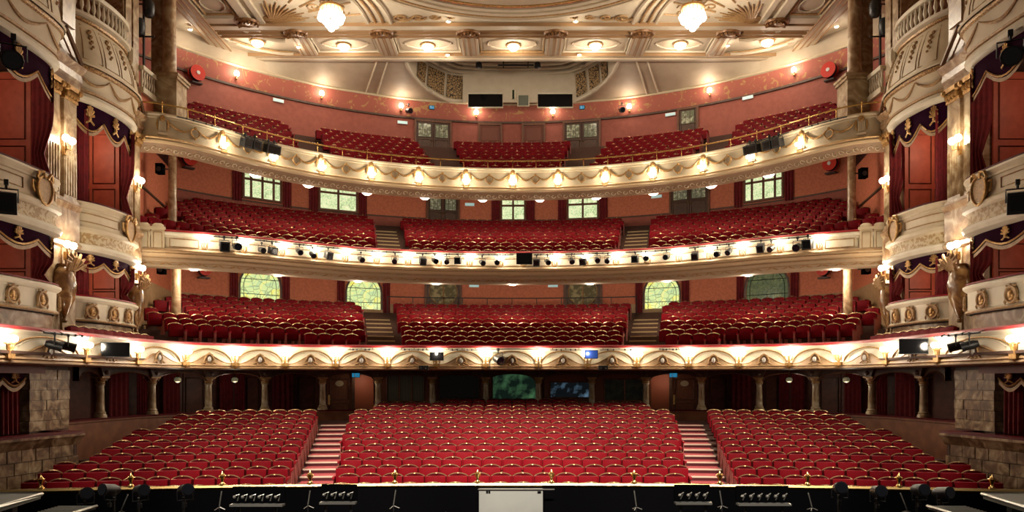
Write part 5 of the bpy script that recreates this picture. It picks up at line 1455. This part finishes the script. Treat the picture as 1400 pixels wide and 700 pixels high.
for s in (-1, 1):
    side = 'left' if s < 0 else 'right'
    f = lambda p: p if s < 0 else 1400 - p
    bar(BALC, *sorted((f(240), f(296))), .18, 12.96, 'black lighting bar on the %s curve of the balcony front' % side, 'bars on the %s curve of the balcony' % side)
    bar(BALC, *sorted((f(318), f(376))), .18, 12.98, 'black lighting bar above the lantern cluster on the %s of the balcony' % side, 'bars on the %s curve of the balcony' % side)
    for i, px in enumerate((330, 343, 362, 370)):
        x, y, rz, nn = BALC.at(BALC.px(f(px)))
        lantern('box', (x + nn[0] * .28, y + nn[1] * .28, 12.66), rz, 'square black lantern, %s from the pier in the cluster on the %s balcony curve' % (ORD[i], side), 'cluster on the %s of the balcony' % side, .25, 1.15)
    # dress circle: bar with two lanterns, monitor
    bar(DRESS, *sorted((f(44), f(108))), .30, 4.52, 'black lighting bar with cables near the %s end of the dress circle' % side, None, .03)
    for i, px in enumerate((57, 76)):
        x, y, rz, nn = DRESS.at(DRESS.px(f(px)))
        lantern('round', (x + nn[0] * .34, y + nn[1] * .34, 4.20), rz - s * .5, '%s stage lantern under the %s end bar of the dress circle' % (('outer', 'inner')[i], side), 'lanterns at the %s end of the dress circle' % side, .2, 1.0)
    # lantern mounted on the outermost box
    lantern('round', (s * 12.45, 19.0, 11.3 if s < 0 else 11.4), s * -.5, 'large dark lantern slung at the %s box nearest the stage' % side, None, .3, 1.9)
    lantern('box', (s * 12.2, 18.35, 7.6), s * -.5, 'square dark lantern slung beside the %s lower box' % side, None, .3, 1.6)
for i, (a, b) in enumerate(((476, 513), (546, 587), (610, 654), (752, 795), (820, 872), (900, 930))):
    bar(DRESS, a, b, .26, 4.47, row_label(i, 6, 'thin black bar', 'the dress circle front'), 'thin bars on the dress circle front', .015)
def monitor(path, px0, px1, y0, y1, label, m_, o=.32):
    (x, y), rz, w, d = spot_on(path, px0, px1, o); z0, z1 = zy(y1, y), zy(y0, y)
    w = (px1 - px0) * y / F
    t = thing('monitor', label, 'monitor', (x, y, z0), rz * .25)
    obj('casing', MB().box(-w / 2, w / 2, -.03, .05, 0, z1 - z0), BLACK, t)
    obj('screen', MB().box(-w / 2 + .02, w / 2 - .02, -.036, -.03, .02, z1 - z0 - .02), m_, t)
    obj('mount_arm', MB().box(-.04, .04, .05, .30, (z1 - z0) * .4, (z1 - z0) * .6), BLACK, t)
monitor(DRESS, 119, 155, 468, 488, 'wide black monitor on the left of the dress circle front', SCREEN, .45)
monitor(DRESS, 1252, 1288, 463, 484, 'wide black monitor on the right of the dress circle front', SCREEN, .45)
monitor(DRESS, 588, 607, 481.5, 493, 'small black monitor on the middle of the dress circle front', SCREEN)
monitor(DRESS, 799, 817, 478.5, 490.5, 'small blue-lit monitor on the dress circle front', BLUES)
monitor(UPPER, 706, 728, 346, 361.5, 'black monitor at the centre of the upper circle front', SCREEN)
x, y, rz, nn = DRESS.at(DRESS.px(681)); lantern('round', (x + nn[0] * .35, y + nn[1] * .35, zy(492, y)), .5, 'black moving-head lantern under the frame at the centre of the dress circle', None, .2, 1.3)
fr = thing('pipe_frame_rig', 'thin black pipe frame at the centre of the dress circle front', 'pipe frame')
q = [on(DRESS, DRESS.px(p), .34, z_) for p, z_ in ((670, 3.72), (670, 4.50), (736, 4.50), (736, 3.72))]
obj('pipe', MB().tube(q, .02, 5), BLACK, fr)
for px, lb in ((580, 'left'), (824, 'right')):
    x, y, rz, nn = DRESS.at(DRESS.px(px))
    t = thing('camera_box', 'small black twin-lens unit on the lower edge of the dress circle, %s of centre' % lb, 'equipment', (x + nn[0] * .28, y + nn[1] * .28, zy(506, y)), 0)
    obj('casing', MB().box(-.18, -.01, -.08, .08, 0, .17).box(.01, .18, -.08, .08, 0, .17), BLACK, t); obj('lens', MB().ball((-.09, -.09, .08), .05, 6, 4).ball((.09, -.09, .08), .05, 6, 4), LENS, t)
# speakers and small gear on columns and walls
for px, yy, P_, lb in ((219, 231, WALL_U, 'left upper circle'), (1180, 237, WALL_U, 'right upper circle'), (221, 368, WALL_D, 'left dress circle'), (1184, 368, WALL_D, 'right dress circle')):
    s = -1 if px < 700 else 1
    d = 30.4; x = (px - 700) * d / F
    t = thing('loudspeaker', 'small black loudspeaker beside the column of the %s' % lb, 'loudspeaker', (x, d, zy(yy, d)))
    obj('cabinet', MB().box(-.14, .14, -.14, .14, -.2, .2), BLACKM, t); obj('driver', MB().tube([(0, -.145, -.03), (0, -.15, -.03)], .10, 12), BLACK, t); obj('mount_arm', MB().box(-s * .0 - .02, .02 + .3, 0, .04, -.02, .02) if s < 0 else MB().box(-.32, .02, 0, .04, -.02, .02), BLACK, t)
for px, yy in ((557, 155), (852, 154)):
    x, y, rz, nn = WALL_B.at(WALL_B.px(px))
    lantern('round', (x + nn[0] * .42, y + nn[1] * .42, zy(yy, y)), rz + .4, 'dark floodlight on the rose frieze by the %s glazed balcony doors' % ('left' if px < 700 else 'right'), 'floodlights on the rose frieze', .2, 1.2)
def sign(path, px, yy, w, h, label, m_, cat='emergency light', o=.03, zc=None):
    x, y, rz, nn = path.at(path.px(px))
    t = thing('emergency_light' if cat != 'exit sign' else 'exit_sign', label, cat, (x + nn[0] * o, y + nn[1] * o, zy(yy, y)), rz)
    obj('housing', MB().box(-w / 2 - .02, w / 2 + .02, -.06, 0, -h / 2 - .02, h / 2 + .02), WHITE if m_ is SIGNW else BLACK, t)
    obj('lit_face', MB().box(-w / 2, w / 2, -.07, -.06, -h / 2, h / 2), m_, t)
    if cat == 'exit sign':      # running figure and arrow
        g = MB().ball((-.05, -.075, .05), .022, 6, 4, (1, .3, 1)); g.tube([(-.05, -.075, .03), (-.03, -.075, -.02), (-.07, -.075, -.07)], .012, 4); g.tube([(-.03, -.075, -.02), (.0, -.075, -.06)], .012, 4); g.tube([(.04, -.075, 0), (.11, -.075, 0)], .012, 4)
        obj('pictogram', g, WHITE, t)
sign(WALL_B, 380, 138, .52, .13, 'pale emergency light on the rose wall above the outer left balcony seats', SIGNW)
sign(WALL_B, 550, 168, .52, .13, 'pale emergency light beside the left glazed balcony doors', SIGNW)
sign(WALL_B, 917, 157, .52, .13, 'pale emergency light beside the small glazed balcony door', SIGNW)
sign(WALL_B, 1023, 134, .52, .13, 'pale emergency light on the rose wall above the outer right balcony seats', SIGNW)
sign(WALL_U, 642, 280, .50, .14, 'pale emergency light between the glazed door and the narrow green window', SIGNW)
sign(WALL_U, 898, 269, .55, .14, 'pale emergency light beside the right glazed door of the upper circle', SIGNW)
sign(WALL_D, 648, 391, .50, .12, 'pale emergency light beside the left round-paned doors of the dress circle', SIGNW)
sign(WALL_D, 756, 391, .50, .12, 'pale emergency light beside the right round-paned doors of the dress circle', SIGNW)
sign(WALL_B, 590, 147.5, .26, .18, 'small blue-green exit sign above the left glazed balcony doors', SIGNB, 'exit sign')
sign(WALL_B, 796, 147.5, .26, .18, 'small blue-green exit sign above the right glazed balcony doors', SIGNB, 'exit sign')
sign(ARCADE, 486, 513, .30, .16, 'blue exit sign above the left stalls aisle', SIGNB, 'exit sign', .2)
sign(ARCADE, 921, 513, .30, .16, 'blue exit sign above the right stalls aisle', SIGNB, 'exit sign', .2)
# barrier rail behind the dress circle centre block, and handrails by the aisles
t = thing('guard_rail', 'dark handrail behind the last row of the dress circle centre block', 'railing')
GP = arc(T_D['C'], T_D['R0'] + .8 * 10, 6.2); zg = zy(408, 38.7)
obj('hand_rail', MB().tube([(x, y, zg) for x, y in GP.p], .03, 5), BLACK, t)
for j in range(0, 61, 6): obj('post', MB().tube([(GP.p[j][0], GP.p[j][1], zg - 1.2), (GP.p[j][0], GP.p[j][1], zg)], .02, 5), BLACK, t)

# ================================================================ orchestra pit and stage edge
PIT = arc(-37.8, 55.0, 13.0)
mb = MB().sweep(PIT, [(-.06, -2.0), (-.06, .90), (.06, .90), (.06, -2.0)])
tag(obj('wall_pit', mb, BLACKM), 'black cloth-covered wall of the orchestra pit', kind='structure')
tag(obj('floor_pit', MB().box(-13, 13, 8, 17.4, -2.05, -2.0), BLACKM), 'black floor of the orchestra pit', kind='structure')
t = thing('pit_rail', 'polished brass rail with small urn finials along the orchestra pit', 'railing')
obj('rail', MB().sweep(PIT, [(-.07, .90), (-.08, .94), (-.06, .98), (.06, .98), (.08, .94), (.07, .90)], True), BRASS, t)
fin = MB().lathe([(.06, 0), (.06, .03), (.03, .06), (.025, .10), (.055, .15), (.07, .19), (.03, .22), (.02, .25), (.0, .28)], 10).mesh('finial', BRASS)
for px in (56, 179, 304, 424, 540, 653, 754, 867, 984, 1104, 1229, 1356):
    x, y, rz, nn = PIT.at(PIT.px(px)); put('finial', fin, t, (x, y, .97), sc=(1.2, 1.2, 1.15))
t = thing('conductor_board', 'plain pale grey board fixed to the pit wall at the conductor position', 'board', (0, 0, 0))
x0, x1 = (655 - 700) * 17.0 / F, (742 - 700) * 17.0 / F
obj('panel', MB().box(x0, x1, 16.95, 17.05, -2.0, .88), GREYP, t)
obj('fixing_slots', MB().box(x0 + .16, x0 + .20, 16.93, 16.95, .80, .84).box(x0 + .21, x0 + .25, 16.93, 16.95, .80, .84).box(x1 - .12, x1 - .04, 16.93, 16.95, .80, .83), BLACKM, t)
obj('edge_strip', MB().box(x0 - .02, x1 + .26, 16.93, 16.95, .86, .885), ALU, t)
def stand_row(px0, px1, yy, n, where):
    d = 15.4; z = zy(yy, d); a, b = (px0 - 700) * d / F, (px1 - 700) * d / F
    t = thing('music_desk', 'black music desk with a pale ledge and %s small lamps, %s of the pit' % ({4: 'four', 6: 'six'}[n], where), 'music stand', ((a + b) / 2, d, -2.0))
    w = b - a; h = z + 2.0
    obj('ledge', MB().box(-w / 2, w / 2, -.10, .10, h - .04, h), ALU, t)
    obj('desk_board', MB().box(-w / 2, w / 2, .08, .12, h, h + .34), BLACKM, t)
    obj('legs', MB().tube([(-w * .35, 0, 0), (-w * .35, 0, h)], .03, 5).tube([(w * .35, 0, 0), (w * .35, 0, h)], .03, 5), BLACK, t)
    for k in range(n):
        x = -w / 2 + w * (k + .7) / (n + .4)
        l_ = obj('desk_lamp', MB().tube([(x, .02, h + .06), (x + .05, -.02, h + .20), (x - .02, -.06, h + .17)], .012, 4), ALU, t)
        obj('lamp_head', MB().ball((x - .03, -.06, h + .15), .035, 6, 4), ALU, l_)
stand_row(316, 388, 689, 6, 'left half'); stand_row(438, 487, 686, 4, 'left half'); stand_row(923, 972, 686.5, 4, 'right half'); stand_row(1008, 1080, 688, 6, 'right half')
for i_, (pa, ya, pb, yb_) in enumerate(((175, 676, 166, 697), (303, 672, 300, 692), (424, 671, 421, 690), (541, 670, 538, 690), (867, 671, 870, 692), (984, 671, 987, 690), (1105, 674, 1110, 693), (1231, 674, 1240, 697))):
    d = 15.8
    p = [((pp - 700) * d / F, d, zy(y_, d)) for pp, y_ in ((pa, ya), (pb, yb_))]
    t = thing('microphone_stand', row_label(i_, 8, 'thin microphone stand', 'the pit'), 'microphone stand', (p[1][0], d, -2.0), 0, 'microphone stands in the pit')
    zt, zb = p[0][2] + 2.0, p[1][2] + 2.0
    obj('boom_arm', MB().tube([(p[0][0] - p[1][0], 0, zt), (0, 0, zb)], .012, 5), ALU, t)
    obj('pole', MB().tube([(0, 0, .0), (0, 0, zb)], .012, 5), BLACK, t)
    lg = MB()
    for k in range(3): a = 2 * pi * k / 3; lg.tube([(0, 0, zb - .02), (.12 * cos(a), .12 * sin(a), zb - .07)], .008, 4)
    obj('clip_arms', lg, ALU, t); obj('base', MB().lathe([(.16, 0), (.15, .03), (.02, .05)], 10), BLACK, t)
for i, (px, yy) in enumerate(((117, 675), (150, 670), (192, 671), (253, 670), (1148, 667), (1200, 672), (1257, 670), (1289, 674))):
    d = 15.3; z = zy(yy, d); side = 'left' if px < 700 else 'right'
    t = lantern('round', ((px - 700) * d / F, d, z), random.uniform(-.9, .9), 'black lantern on a floor stand, %s from the %s stage deck' % (ORD[i if i < 4 else 7 - i], side), 'lanterns at the %s end of the pit' % side, -.2, 1.0, False)
    obj('floor_stand', MB().tube([(0, .1, -2.0 - z), (0, .1, -.15)], .03, 5).box(-.2, .2, -.1, .3, -2.0 - z, -1.96 - z), BLACK, t)
for s in (-1, 1):
    side = 'left' if s < 0 else 'right'
    t = thing('stage_deck', 'grey stage extension deck with metal edge over the %s end of the pit' % side, 'platform')
    xa, xb = sorted((s * 8.9, s * 13)); poly = [(s * 8.95, 14.45), (s * 13, 14.45), (s * 13, 12.2), (s * 8.75, 12.9)]
    if s > 0: poly = poly[::-1]
    obj('deck_top', MB().prism_z(poly, 1.05, 1.15), DECK, t)
    obj('metal_edge', MB().tube([(s * 13, 14.47, 1.14), (s * 8.93, 14.47, 1.14), (s * 8.73, 12.9, 1.14)], .035, 4), ALU, t)
    obj('deck_legs', MB().box(*sorted((s * 9.2, s * 9.35)), 14.0, 14.15, -2.0, 1.05).box(*sorted((s * 11.9, s * 12.05)), 14.0, 14.15, -2.0, 1.05), BLACK, t)
    t = thing('mesh_step', 'low ribbed metal step beside the %s stage deck' % side, 'step')
    obj('tread', MB().box(*sorted((s * 8.15, s * 8.85)), 13.2, 14.9, .78, .84), DECK, t)
    rb = MB()
    for k in range(16): rb.box(*sorted((s * 8.16, s * 8.84)), 13.22 + .105 * k, 13.25 + .105 * k, .84, .855)
    obj('ribs', rb, ALU if False else GREYP, t)
    obj('metal_edge', MB().tube([(s * 8.13, 14.9, .84), (s * 8.13, 13.2, .84)], .03, 4), ALU, t)
    obj('support', MB().box(*sorted((s * 8.3, s * 8.4)), 13.9, 14.0, -2.0, .78).box(*sorted((s * 8.6, s * 8.7)), 14.6, 14.7, -2.0, .78), BLACK, t)
